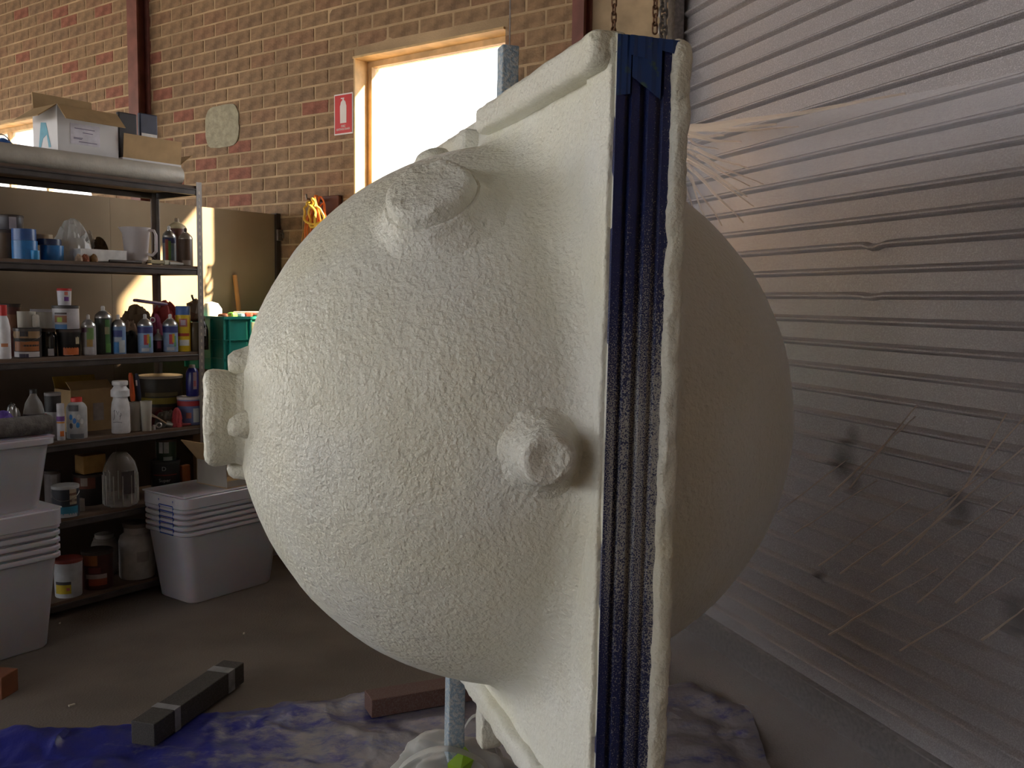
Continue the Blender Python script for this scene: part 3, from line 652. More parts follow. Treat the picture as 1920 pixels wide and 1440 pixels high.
def carton(name, c, w, d, h, label, outer, flaps, rot=SROT, grp=None, inner=KRAFT, fh=None):
    """open-topped box: floor, four walls and flaps (side, angle from vertical, length)"""
    t = thing(name, label, 'carton', c, rot, grp); k_ = 0.004
    MB().box(-w / 2, w / 2, -d / 2, d / 2, 0, k_).build('base', inner, t)
    for nm, a in (('front_wall', (-w / 2, w / 2, -d / 2, -d / 2 + k_)), ('back_wall', (-w / 2, w / 2, d / 2 - k_, d / 2)), ('side_wall', (-w / 2, -w / 2 + k_, -d / 2 + k_, d / 2 - k_)), ('side_wall', (w / 2 - k_, w / 2, -d / 2 + k_, d / 2 - k_))):
        MB().box(*a, k_, fh if fh and nm == 'front_wall' else h).build(nm, inner if fh and nm == 'back_wall' else outer, t)
    for side, ang, ln, mm in flaps:
        L_ = w if side in 'fb' else d
        b = MB().box(-L_ / 2 + .003, L_ / 2 - .003, -k_ / 2, k_ / 2, 0, ln)
        o = b.build('flap', mm, t)
        rz = {'f': 0, 'b': PI, 'l': -PI / 2, 'r': PI / 2}[side]
        o.location = {'f': (0, -d / 2 + .002, h), 'b': (0, d / 2 - .002, h), 'l': (-w / 2 + .002, 0, h), 'r': (w / 2 - .002, 0, h)}[side]
        o.rotation_euler = Matrix.Rotation(rz, 3, 'Z').to_4x4().to_3x3().__matmul__(Matrix.Rotation(ang, 3, 'X')).to_euler()
    return t

# ---- top deck
ZT_ = DECK[5]
rr0 = spot(0, 5, 0.075); rr1 = spot(336, 5, 0.075); rad = 0.047
ax = (rr1 - rr0).normalized(); far = rr1 - ax * 1.7
roll = thing('sheet_roll', 'long pale grey plastic roll lying along the front of the top shelf', 'roll', rr1 + Vector((0, 0, rad + 0.001)), SROT)
mm = Matrix.Rotation(-PI / 2, 4, 'Y')
ROLLM = mat('roll_plastic', (0.50, 0.47, 0.41), 0.45, var=0.1, vscale=12, bump=0.25, bscale=35)
MB().lathe([(0.016, 0), (rad * .97, 0), (rad, 0.006), (rad * 1.0, 0.8), (rad, 1.62), (rad * .97, 1.63), (0.016, 1.63)], 28, mm).build('sheet', ROLLM, roll, smooth=True)
MB().lathe([(0.0155, 0.004), (0.0155, 1.626), (0.012, 1.626), (0.012, 0.004), (0.0155, 0.004)], 16, mm).build('core', KRAFT, roll, smooth=True)
c1 = spot(145, 5, 0.27); s1 = sc(c1)
LOGO = P(0.06, 0.30, 0.42, 0.5)
h1 = zat(c1, 210)
bxw = carton('carton', c1 + Vector((0, 0, 0.001)), 0.30, 0.22, h1, 'white open carton with a printed shipping label on the top shelf', WHITECARD,
             [('f', 2.35, 0.10, KRAFT), ('l', 2.2, 0.11, KRAFT), ('b', -0.4 + 0.5, 0.08, KRAFT)], SROT)
MB().box(-0.09, 0.055, -0.1118, -0.111, h1 - 0.17, h1 - 0.075).build('shipping_label', P(0.66, 0.64, 0.72, 0.5), bxw)
lb = MB()
for z, x0, x1 in ((.095, -.07, .03), (.112, -.03, .02), (.138, -.075, -.03), (.143, -.075, -.035), (.155, -.05, .04)): lb.box(x0, x1, -0.1124, -0.1119, h1 - z - .003, h1 - z)
lb.build('print', P(0.12, 0.10, 0.2, 0.6), bxw)
def poly_x(pts, x0, x1):                              # polygon in (y,z) as a thin plate across x
    n = len(pts); return MB().add([(x0, y, z) for y, z in pts] + [(x1, y, z) for y, z in pts], [tuple(range(n)), tuple(range(n, 2 * n))] + [(i, (i + 1) % n, n + (i + 1) % n, n + i) for i in range(n)])
zz = h1 - 0.07
poly_x([(0.06, zz - .12), (0.035, zz), (-0.01, zz - .005), (-0.05, zz - .12), (-0.03, zz - .12), (-0.015, zz - .06), (0.02, zz - .075), (0.042, zz - .12)], -0.1512, -0.1504).build('logo', LOGO, bxw)
c2 = spot(266, 5, 0.25)
bxb = carton('carton', c2 + Vector((0, 0, 0.001)), 0.325, 0.20, 0.115, 'low white carton with a long brown front flap holding two dark boards', WHITECARD,
             [('f', 0.10, 0.115, KRAFT), ('r', 0.9, 0.09, KRAFT)], SROT)
def board(px, top, wpx, lean, m, label, edge=None):
    p = spot(px, 5, 0.26, ZT_ + 0.006); h = zat(p, top); w = wpx * sc(p)
    t = thing('dark_board', label, 'board', p, SROT + lean, 'boards in the low carton')
    MB().box(-w / 2, w / 2, -0.012, 0.012, 0, h).build('cover', m, t, bevel=0.006)
    if edge: MB().box(-w / 2 + .008, w / 2 - .006, -0.0135, -0.012, h - 0.115, h - 0.100).build('page_edge', WHITE, t)
board(240, 212, 38, 0.0, P(0.022, 0.020, 0.026, 0.5), 'black board standing in the low carton beside the white carton')
board(279, 214, 37, -0.0, P(0.03, 0.038, 0.075, 0.45), 'dark blue board with a pale strip standing in the low carton', True)
p = spot(203, 5, 0.36)
tag(MB().add([(-.05, 0, .0), (.02, 0, .0), (.02, 0, .285), (-.045, 0, .235), (-.05, .004, 0), (.02, .004, 0), (.02, .004, .285), (-.045, .004, .235)], [(0, 1, 2, 3), (7, 6, 5, 4), (0, 4, 5, 1), (1, 5, 6, 2), (2, 6, 7, 3), (3, 7, 4, 0)]).build('card_offcut', WHITECARD, None, p + Vector((0, 0, .001)), SROT), 'pointed white card offcut standing behind the cartons', 'card')
heap('blue_bundle', 6, 5, 0.25, 60, 262, 'blue plastic bundle behind the pale roll on the top shelf', 'bundle', P(0.06, 0.17, 0.5, 0.4), 2.0, dep=0.16)
pw = [spot(-20 + 5 * i, 5, 0.24) + Vector((0, 0, 0.14 * math.sin(PI * min(1, (i + 3) / 16)) + 0.015)) for i in range(15)]
tag(MB().tube(pw, 0.0025, 6).build('bent_wire', DARKEDGE, None, (0, 0, 0)), 'thin dark wire arching over the blue bundle on the top shelf', 'wire')

# ---- second deck
NAVYT = P(0.035, 0.10, 0.30, 0.35); BLUET = P(0.02, 0.16, 0.42, 0.35); DBLUE = P(0.02, 0.035, 0.10, 0.35)
tin(12, 4, 0.20, 46, 432, 'brown jar at the left end of the tape shelf', P(0.10, 0.06, 0.035), lid=DARKEDGE, cat='jar', name='jar', bail=False)
j = spot(12, 4, 0.20); zj = DECK[4] + zat(j, 432) + 0.001
tin(20, 4, 0.20, 44, 404, 'dark tin with a pale stripe on the brown jar', P(0.045, 0.04, 0.05), [(0.05, .95, .35, .28, P(0.35, 0.32, 0.36))], lid=DARKEDGE, zb=zj, bail=False)
def tape_roll(px, df, wpx, top, label, m, zb=None):
    p = spot(px, 4, df, zb); r = wpx * sc(p) / 2; h = zat(p, top); t = root('tape_roll', label, 'tape', p)
    MB().lathe([(r * .62, 0), (r, 0), (r, h), (r * .62, h), (r * .62, 0)], 30).build('tape', m, t, smooth=True)
    MB().lathe([(r * .55, 0.001), (r * .615, 0.001), (r * .615, h - .001), (r * .55, h - .001), (r * .55, .001)], 24).build('core', KRAFT, t, smooth=True)
    return DECK[4] + h if zb is None else zb + h
z1 = tape_roll(47, 0.09, 44, 452, 'bright blue tape roll under the darker roll', BLUET)
tape_roll(45, 0.09, 42, 430, 'darker blue tape roll lying on the bright blue roll', NAVYT, z1 + .001)
tin(66, 4, 0.035, 15, 470, 'small bright blue tape stub in front of the tape rolls', P(0.02, 0.25, 0.55), lid=P(0.02, 0.25, 0.55), cat='tape', name='tape_stub', bail=False)
z2 = tape_roll(98, 0.10, 40, 461, 'mid blue tape roll under a navy roll and cream lid', BLUET)
z3 = tape_roll(92, 0.10, 42, 449, 'navy tape roll under the cream lid', DBLUE, z2 + .001)
tin(81, 4, 0.13, 32, 440, 'flat cream lid on top of the navy tape roll', P(0.55, 0.42, 0.27), lid=P(0.55, 0.42, 0.27), zb=z3 + .001, cat='lid', name='loose_lid', bail=False)
heap('plastic_bag', 136, 4, 0.16, 68, 414, 'crumpled clear plastic bag between blue tape and white jug', 'plastic bag', clear_mat('bag_clear', (0.68, 0.68, 0.66), 0.42, 0.15), 3.0, dep=0.15, amp=0.5)
heap('plastic_scrap', 168, 4, 0.2, 26, 435, 'small white wad of plastic film beside the clear bag', 'scrap', CLEARDIM, 8.0, dep=0.08, amp=0.4)
# white caulking-gun like tray with a brown rag on it
p = spot(185, 4, 0.08); hh = zat(p, 463)
tr = thing('roller_tray', 'white shallow tray lying in front of the brown rag', 'tray', p + Vector((0, 0, .001)), SROT, 'things on the shelving unit')
MB().box(-.11, .11, -.045, .045, 0, .006, None, .9).build('base', WHITE, tr)
for a in ((-.11, .11, -.05, -.045), (-.11, .11, .045, .05), (-.115, -.11, -.05, .05), (.11, .115, -.05, .05)): MB().box(*a, 0.004, hh * .8).build('rim', WHITE, tr, bevel=.002)
heap('brown_rag', 186, 4, 0.19, 38, 447, 'brown crumpled rag behind the white tray', 'rag', P(0.09, 0.055, 0.02, .9), 5.0, dep=0.09, amp=.4)
for i, (px, c) in enumerate(((160, (0.24, .07, .03)), (176, (.20, .10, .03)), (148, (.4, .28, .2)))):
    heap('wood_scrap', px, 4, 0.02, 14, 477, ['reddish scrap at the shelf edge under the tray', 'brown scrap at the shelf edge under the tray', 'pale scrap at the shelf edge by the clear bag'][i], 'scrap', P(*c, .8), 4.0 + i, dep=.04)
tag(MB().tube([spot(205, 4, .02) + Vector((0, 0, .008)), spot(235, 4, .02) + Vector((0, 0, .008)), spot(265, 4, .03) + Vector((0, 0, .008))], .007, 8).build('black_rod', DARKEDGE), 'black tool handle along the shelf edge below the white jug', 'tool')
p = spot(256, 4, 0.09); r = 25 * sc(p); hh = zat(p, 427)
jug = root('measuring_jug', 'paint-spotted white measuring jug with side handle', 'jug', p)
JUGM = mat('jug_white', (0.62, 0.57, 0.57), .4, col2=(0.10, .09, .10), vscale=30, lo=.68, hi=.72)
MB().lathe([(0.001, 0), (r * .72, 0), (r * .78, .004), (r, hh - .006), (r * 1.07, hh), (r * .98, hh - .003), (r * .74, .008), (.001, .008)], 32).build('body', JUGM, jug, smooth=True)
MB().tube([(r * .95, 0.0, hh * .93), (r * 1.35, 0, hh * .92), (r * 1.5, 0, hh * .8), (r * 1.48, 0, hh * .35), (r * 1.2, 0, hh * .25), (r * .8, 0, hh * .28)], .007, 8).build('handle', JUGM, jug, smooth=True)
MB().add([(-r * .98, -.02, hh - .002), (-r * .98, .02, hh - .002), (-r * 1.35, 0, hh + .003), (-r * .97, 0, hh * .8)], [(0, 1, 2), (0, 2, 3), (1, 3, 2)]).build('spout', JUGM, jug)
p = spot(296, 4, 0.05); hh = .018
br = thing('paint_brush', 'flat pale paint brush lying by the white jug', 'brush', p + Vector((0, 0, .001)), SROT + .1, 'things on the shelving unit')
MB().box(-.06, .02, -.025, .025, 0.004, .022).build('bristles', P(.42, .36, .22, .8), br, bevel=.004)
MB().box(.02, .045, -.026, .026, 0.002, .024).build('ferrule', P(.5, .48, .36, .4), br)
MB().tube([(.045, 0, .013), (.09, 0, .016), (.15, 0, .010)], [.012, .009, .006], 8).build('handle', P(.3, .2, .1), br, smooth=True)
tag(MB().tube([spot(277, 4, .12) + Vector((0, 0, .058)), spot(300, 4, .10) + Vector((0, 0, .010))], .0035, 6).build('thin_stick', DARKEDGE), 'thin dark stick leaning on the brush by the jug', 'stick')
tag(MB().tube([spot(318, 4, .03) + Vector((0, 0, .009)), spot(343, 4, .03) + Vector((0, 0, .009))], [.008, .006], 8).build('glue_tube', P(.45, .42, .38)), 'small pale glue tube lying before the brown cans', 'tube')
RAIN = [(.1, .9, -.35, .25, P(.45, .10, .06)), (.15, .85, 0.1, .2, P(.15, .35, .10)), (.05, .7, .45, .25, P(.25, .38, .5))]
can(318, 4, 0.20, 24, 424, 'spray can with rainbow label behind the rear post', P(.32, .36, .42), [(.78, .95, 0, 1.2, P(.05, .06, .18))] + RAIN)
can(333, 4, 0.24, 34, 409, 'big brown spray can with cream shoulder, tallest by the bright board', P(.13, .055, .04), [(.3, .9, -.5, .3, P(.16, .06, .22))], dome=P(.55, .48, .30), noz=P(.35, .28, .2))
can(349, 4, 0.12, 25, 428, 'brown spray can at the right end of the jug shelf', P(.12, .07, .045), [(.05, .22, .1, .6, P(.5, .42, .36))], dome=P(.4, .36, .3, .3, .6), noz=DARKEDGE)

# ---- third deck
GLUEW = P(.66, .64, .66)
bottle(8, 3, 0.06, 24, 572, 'white squeeze bottle with red cap at the left end of the can shelf', [(.97, 0), (1, .02), (1, .72), (.75, .92), (.55, 1)], GLUEW, P(.55, .02, .02), [(.28, .36, 0.3, .5, P(.5, .2, .1))], caph=.20, capr=.62)
tin(23, 3, 0.22, 34, 570, 'dark red tin behind the white squeeze bottle', P(.10, .03, .025), [(.5, .8, 0, .7, P(.2, .09, .05))], lid=DARKEDGE, bail=False)
TAN = P(.28, .17, .08); ORG = P(.33, .11, .03)
tin(53, 3, 0.10, 47, 615, 'black paint tin with tan and orange label', P(.025, .02, .018), [(.66, .95, 0, 1.2, TAN), (.22, .55, .05, 1.0, ORG), (.38, .44, .4, .6, P(.03, .02, .02)), (.02, .2, .0, 1.1, P(.5, .48, .5)), (.72, .9, -.1, .3, P(.03, .025, .03)), (.0, .13, -.15, .35, P(.03, .02, .05))], lid=P(.09, .08, .075, .3, .5))
zt = DECK[3] + zat(spot(53, 3, .10), 615) + .001
p = spot(50, 3, .10, zt); r = 16 * sc(p); hh = zat(p, 584)
jr = root('plastic_tub', 'small amber-stained clear tub on the tan-label tin', 'tub', p)
MB().lathe([(.001, 0), (r * .95, 0), (r, hh), (r * .95, hh), (r * .9, .003), (.001, .003)], 24).build('body', CLEARDIM, jr, smooth=True)
MB().lathe([(.001, .004), (r * .86, .004), (r * .88, hh * .55), (.001, hh * .55)], 20).build('contents', P(.35, .19, .06), jr, smooth=True)
slab('plastic_block', 66, 3, .07, .03, .03, 590, 'small pale lump beside the amber tub on the tan-label tin', 'offcut', P(.5, .46, .4), zb=zt, bev=.008)
p = spot(84, 3, .25); hh = zat(p, 580)
cb = root('clear_container', 'cloudy clear container standing behind the black jar', 'container', p)
MB().lathe([(.001, 0), (.05, 0), (.055, hh), (.052, hh), (.047, .004), (.001, .004)], 20).build('body', CLEARDIM, cb, smooth=True)
MB().lathe([(.057, hh - .012), (.057, hh), (.001, hh + .001)], 20).build('lid', P(.4, .39, .42), cb, smooth=True)
bottle(91, 3, 0.10, 30, 616, 'glossy black jar with a small white sticker', JAR, P(.012, .012, .013, .15), DARKEDGE, [(.03, .32, .45, .35, P(.4, .38, .4))], cat='jar', name='jar', caph=.12, capr=.86)
tin(130, 3, 0.09, 43, 617, 'black tub with orange and white sticker under the white-label tin', P(.015, .014, .015, .3), [(.04, .32, .35, .75, P(.55, .13, .03)), (.03, .26, .1, .4, P(.42, .42, .46)), (.45, .8, .9, .2, P(.35, .3, .2))], lid=DARKEDGE, bail=False, tp=.88, cat='tub', name='plastic_tub')
za = DECK[3] + zat(spot(130, 3, .09), 617) + .001
tin(124, 3, 0.09, 46, 573, 'white-label tin with dark lid standing on the black tub', P(.5, .48, .5), [(0.0, .2, -.3, .5, P(.06, .18, .4)), (.28, .58, -.3, .5, P(.3, .13, .07)), (.3, .5, -.35, .2, P(.35, .5, .05)), (.62, .7, -.3, .5, P(.06, .04, .04))], lid=P(.05, .045, .045), zb=za, bail=False)
zb_ = za + zat(spot(124, 3, .09, za), 573) + .001
tin(121, 3, 0.09, 25, 541, 'small white tub with red lid at the top of the tin tower', P(.58, .57, .62), [(.25, .5, .45, .35, P(.2, .06, .3)), (.6, .8, .4, .25, P(.6, .2, .15))], lid=P(.5, .02, .02), zb=zb_, bail=False, tp=.9, cat='tub', name='plastic_tub')
GREY = P(.30, .28, .28)
can(167, 3, 0.07, 26, 590, 'grey spray can with green and yellow label', GREY, [(.55, .95, .35, .5, P(.16, .28, .10)), (.3, .55, .25, .4, P(.35, .22, .07)), (.05, .28, .1, .8, P(.42, .4, .42)), (.8, .95, -.4, .5, P(.16, .07, .12))])
can(195, 3, 0.09, 30, 574, 'tall black and green spray can beside the grey one', P(.02, .028, .022), [(.05, .95, .62, .32, P(.06, .17, .05)), (.55, .75, .55, .3, P(.38, .32, .2)), (.05, .3, .7, .3, P(.12, .3, .06))])
can(223, 3, 0.07, 26, 590, 'blue and white spray can right of the green one', P(.16, .26, .45), [(.62, .85, -.1, .7, P(.05, .07, .25)), (.05, .42, -.25, .35, P(.04, .22, .55)), (.05, .5, .6, .45, P(.45, .5, .52)), (.45, .6, 0, .5, P(.4, .45, .55))])
heap('dark_shoe', 246, 3, 0.14, 40, 622, 'dark cloth bundle between the blue cans', 'cloth', P(.025, .025, .022, .8), 11.0, dep=.12)
heap('brown_cloth', 258, 3, 0.26, 80, 575, 'brown canvas heap behind the blue cans', 'cloth', P(.14, .09, .05, .9), 12.0, dep=.14, amp=.4)
heap('beige_glove', 246, 3, 0.19, 32, 600, 'beige glove lying between the blue cans', 'glove', P(.42, .29, .2, .8), 13.0, dep=.08, amp=.35)
heap('red_bag', 312, 3, 0.25, 66, 568, 'red cloth bag slumped behind the rainbow cans', 'bag', P(.26, .03, .03, .8), 14.0, dep=.16, amp=.35)
p = spot(287, 3, .24); zp = zat(p, 566)
tag(MB().box(-.10, .08, -.02, .02, 0, .016).build('purple_case', P(.16, .09, .20, .4), None, p + Vector((0, 0, zp - .012)), SROT, bevel=.006), 'flat purple case lying on the brown and red cloths', 'case').rotation_euler = (0, .12, SROT)
p = spot(296, 3, .16); 
pk = heap('pink_pouch', 293, 3, .16, 30, 592, 'pink pouch with a small ring behind the rainbow cans', 'pouch', P(.32, .05, .12, .7), 15.0, dep=.07)
MB().tube([(.012 * math.cos(a), -.04, zat(p, 600) + .012 * math.sin(a)) for a in [2 * PI * i / 12 for i in range(12)]], .003, 6, closed=True).build('ring', WHITE, pk)
RB = [(.72, .95, 0, 1.3, P(.04, .05, .20)), (.3, .66, .15, .28, P(.50, .07, .10)), (.35, .68, .45, .18, P(.6, .38, .04)), (.2, .6, .68, .14, P(.12, .35, .15)), (.06, .18, .05, .5, P(.5, .52, .56))]
can(273, 3, 0.06, 27, 589, 'light blue spray can with rainbow triangle, left of the dark red can', P(.24, .37, .58), RB)
can(297, 3, 0.10, 19, 617, 'short dark red can between the two rainbow cans', P(.06, .02, .03, .25), [(.3, .9, .2, .3, P(.3, .05, .09))])
can(320, 3, 0.06, 27, 589, 'light blue spray can with rainbow triangle, beside the yellow can', P(.26, .36, .52), RB)
yc = can(344, 3, 0.06, 27, 574, 'yellow spray can with blue cap', P(.72, .50, .02), [(.68, .9, .05, .55, P(.5, .15, .12)), (.72, .86, .05, .32, P(.6, .5, .6)), (.42, .5, .1, .8, P(.45, .05, .03)), (.16, .32, .2, .7, P(.66, .66, .62))], cap=P(.06, .15, .42))
bottle(366, 3, 0.05, 24, 605, 'olive-brown can at the right end of the can shelf', JAR, P(.10, .075, .045, .35), None, cat='tin', name='tall_tin')
bottle(381, 3, 0.12, 20, 592, 'black bottle with a shiny silver sticker by the end post', BOT, P(.015, .015, .016, .2), DARKEDGE, [(.45, .72, .2, .4, P(.6, .6, .6, .2, .8))])
p = spot(366, 3, .22); hb = zat(p, 553)
sg2 = root('spray_gun', 'dark clustered spray gun parts behind the olive can', 'spray gun', p)
MB().lathe([(.001, 0), (.028, 0), (.03, .004), (.03, hb * .45), (.012, hb * .5), (.012, hb * .55), (.001, hb * .55)], 18).build('cup', P(.06, .05, .045, .35), sg2, smooth=True)
me = MB().lathe([(.001, hb * .5), (.03, hb * .55), (.042, hb * .68), (.034, hb * .84), (.012, hb * .9), (.001, hb * .9)], 14).mesh('gun_body', P(.09, .055, .03, .6)); lumpy(me, .014, 45, 2); put('gun_body', me, sg2)
MB().tube([(0, 0, hb * .85), (-.012, 0, hb * .97), (-.012, 0, hb)], .006, 8).build('knob', DARKEDGE, sg2)

# ---- fourth deck
heap('silver_lid', 26, 2, 0.10, 30, 757, 'shiny silver lid on dark clutter behind the tub roll', 'lid', P(.3, .3, .3, .25, .7), 21.0, dep=.1, amp=.1)
bt = bottle(65, 2, 0.10, 36, 730, 'clear plastic drink bottle with green and yellow label', [(.9, 0), (1, .04), (1, .55), (1.0, .62), (.8, .8), (.35, .96), (.33, 1)], CLEAR, BLACK, [(.12, .34, 0, 1.4, P(.03, .30, .06)), (.34, .46, 0, .9, P(.38, .30, .05)), (.46, .58, 0, 1.4, P(.03, .02, .02))], caph=.08, capr=.36)
tin(101, 2, 0.13, 28, 736, 'white tin with black upper half and red edge', P(.42, .42, .42), [(.58, .97, 0, 1.5, P(.03, .028, .03)), (.05, .55, -1.0, .35, P(.35, .03, .03))], lid=GREY, bail=False)
can(115, 2, 0.035, 14, 757, 'slim white tube with purple top and orange mark', P(.55, .53, .56), [(.72, .9, 0, 1.3, P(.16, .06, .24)), (.64, .7, 0, 1.2, P(.6, .25, .05)), (.15, .35, .4, .5, P(.65, .18, .04))], cat='tube', name='glue_tube', cap=P(.5, .48, .5))
gb = bottle(145, 2, 0.05, 36, 745, 'grey bottle with red cap and blue hexagon print', [(.97, 0), (1, .02), (1, .84), (.8, .94), (.5, 1)], P(.38, .38, .38), P(.55, .04, .03), [(.76, .93, -.2, .5, P(.10, .10, .11)), (.02, .14, .1, .7, P(.16, .17, .18))], caph=.11, capr=.55)
r = 18 * sc(spot(145, 2, .05)); hgb = zat(spot(145, 2, .05), 745) * .89
for a, z, c in ((-.45, .60, (.04, .20, .5)), (-.1, .50, (.04, .16, .45)), (.2, .38, (.04, .22, .5)), (-.45, .36, (.06, .06, .07)), (.3, .6, (.6, .6, .58)), (.6, .48, (.6, .6, .58)), (-.75, .47, (.45, .4, .36))):
    hx = []
    for i in range(6): q = PI / 3 * i + PI / 6; aa = FACE + a + .19 * math.cos(q); hx.append(((r + .0012) * math.cos(aa), (r + .0012) * math.sin(aa), z * hgb + .085 * hgb * math.sin(q)))
    MB().add(hx, [(0, 1, 2, 3, 4, 5)]).build('hexagon', P(*c), gb)
p = spot(160, 2, .28)
cbx = carton('carton', p + Vector((0, 0, .001)), .22, .15, zat(p, 728), 'plain brown cardboard box with a raised flap behind the grey bottle', KRAFT, [('f', -.9, .06, KRAFT), ('b', .4, .06, P(.4, .27, .05))], SROT)
MB().box(.0, .055, -.0762, -.0755, .05, .135).build('sticker', P(.33, .28, .25), cbx)
wb = bottle(227, 2, 0.05, 33, 714, 'white bottle with a bulging collar and handwriting', [(.95, 0), (1, .015), (1, .10), (.98, .115), (1, .13), (1, .46), (.92, .58), (.78, .66), (.78, .69), (1.0, .70), (1.02, .74), (1.0, .82), (.78, .86), (.66, .9), (.84, .92), (.86, .98), (.8, 1)], P(.68, .67, .68, .45))
p = spot(227, 2, .05); r = 16.5 * sc(p); hb = zat(p, 714); hw = MB()
def scr(pts): hw.tube([((r + .0012) * math.cos(FACE + a), (r + .0012) * math.sin(FACE + a), z * hb) for a, z in pts], .0009, 5)
scr([(-.7, .42), (-.55, .46), (-.6, .38), (-.62, .30), (-.75, .26)]); scr([(-.35, .44), (-.2, .36), (-.1, .43)]); scr([(0, .33), (.1, .40), (.2, .36), (.05, .34), (.0, .27)]); scr([(-.8, .22), (-.3, .23), (.2, .215)])
hw.build('handwriting', P(.05, .05, .08), wb)
def cup(px, df, wpx, top, label, fillz=0.0):
    p = spot(px, 2, df); r = wpx * sc(p) / 2; h = zat(p, top); t = root('plastic_cup', label, 'cup', p)
    MB().lathe([(.001, 0), (r * .8, 0), (r, h), (r * .96, h), (r * .77, .003), (.001, .003)], 24).build('body', CLEARDIM, t, smooth=True)
    if fillz: MB().lathe([(.001, .004), (r * .74, .004), (r * .84, h * fillz), (.001, h * fillz)], 20).build('contents', P(.38, .24, .06, .5), t, smooth=True)
cup(254, .065, 22, 754, 'cloudy plastic cup holding orange and navy handled tools')
cup(275, .02, 21, 752, 'cloudy plastic cup with yellow residue beside the white bottle jar', .5)
def knife(px0, py0, px1, py1, m, label, bm=None):
    a = spot(px1, 2, .075); a.z += .006; b = spot(px0, 2, .09); b.z += zat(b, py0)
    t = thing('scraper', label, 'tool', a, 0, 'tools in the cup'); v = b - a
    MB().tube([v * 0, v * .55], .004, 6).build('blade', GALV, t)
    MB().tube([v * .5, v * .6, v * .95, v], [.010, .013, .011, .007], 10).build('handle', m, t, smooth=True)
    if bm: MB().tube([v * .78 + Vector((0, -.009, 0)), v * .88 + Vector((0, -.009, 0))], .005, 6).build('sticker', bm, t)
knife(247, 699, 254, 795, P(.65, .10, .02), 'orange-handled scraper standing in the cloudy cup')
knife(258, 700, 266, 795, P(.02, .03, .07), 'navy-handled scraper standing in the cloudy cup', WHITE)
bk = tin(302, 2, 0.26, 78, 703, 'dark bucket with cream lid at the back of the cup shelf', P(.035, .03, .022), [(.42, .55, 0, 1.0, P(.28, .22, .03)), (.58, .66, .1, .8, P(.14, .11, .05)), (.05, .36, .1, .8, P(.10, .04, .03))], lid=P(.42, .36, .28), cat='bucket', name='bucket', bail=False)
p = spot(296, 2, .07)
pb = thing('old_brush', 'worn paint brush with splayed bristles on the rag heap', 'brush', p + Vector((0, 0, .001)), SROT - .5, 'things on the shelving unit')
v0, v1 = Vector((-.045, 0, .075)), Vector((.04, 0, .02))
bb = MB()
for i in range(9): 
    o_ = (i - 4) * .006; bb.tube([v1 + Vector((0, o_ * .5, 0)), (v0 + v1) / 2 + Vector((0, o_, .004)), v0 + Vector((-abs(o_) * .3, o_ * 1.8, .01 * math.sin(i * 2)))], [.004, .0035, .0015], 5)
bb.build('bristles', P(.42, .30, .2, .8), pb); MB().tube([v1, v1 + Vector((.03, 0, -.008))], .014, 10).build('ferrule', P(.4, .4, .38, .3, .7), pb); MB().tube([v1 + Vector((.03, 0, -.008)), v1 + Vector((.12, .02, -.012))], [.01, .006], 8).build('handle', P(.2, .03, .03), pb)
heap('wet_rags', 314, 2, 0.10, 44, 768, 'heap of dark grey painty rags below the old brush', 'rag', P(.11, .10, .08, .5), 31.0, dep=.12, amp=.4)
heap('red_rag', 332, 2, 0.04, 20, 766, 'small red rag on the grey rag heap', 'rag', P(.38, .04, .05, .7), 33.0, dep=.07, amp=.3)
heap('red_cloth', 302, 2, 0.13, 34, 770, 'dark red cloth under the old brush', 'cloth', P(.15, .02, .025, .8), 35.0, dep=.08, amp=.3)
p = spot(298, 2, .035); MBt = MB().tube([(.012 * math.cos(a), 0, .018 + .012 * math.sin(a)) for a in [2 * PI * i / 14 for i in range(14)]], .004, 6, closed=True)
tag(MBt.build('steel_ring', P(.5, .46, .42, .3, .6), None, p + Vector((0, 0, .0005)), .3), 'small pale ring leaning on the dark red cloth', 'ring')
tag(MB().lathe([(.001, 0), (.007, 0), (.007, .024), (.001, .024)], 10).build('cream_plug', P(.5, .45, .42), None, spot(289, 2, .02) + Vector((0, 0, .001))), 'tiny cream plug beside the yellow-stained cup', 'plug')
tin(357, 2, 0.08, 46, 743, 'white-lidded tub with red and blue bands', P(.12, .16, .34), [(.68, .86, 0, 1.6, P(.35, .03, .04)), (.1, .6, .5, .25, P(.45, .5, .52)), (.25, .45, -.1, .2, P(.35, .12, .1))], lid=P(.55, .5, .5), bail=False, cat='tub', name='plastic_tub')
zq = DECK[2] + zat(spot(357, 2, .08), 743) + .001
bottle(361, 2, 0.08, 23, 684, 'deep blue bottle standing on the white-lidded tub', [(.97, 0), (1, .03), (1, .82), (.8, .93), (.6, 1)], P(.015, .015, .14, .3), P(.3, .28, .26), [(.25, .85, .45, .3, P(.42, .30, .32)), (.35, .55, .4, .2, P(.5, .1, .1))], zb=zq, caph=.1, capr=.5)

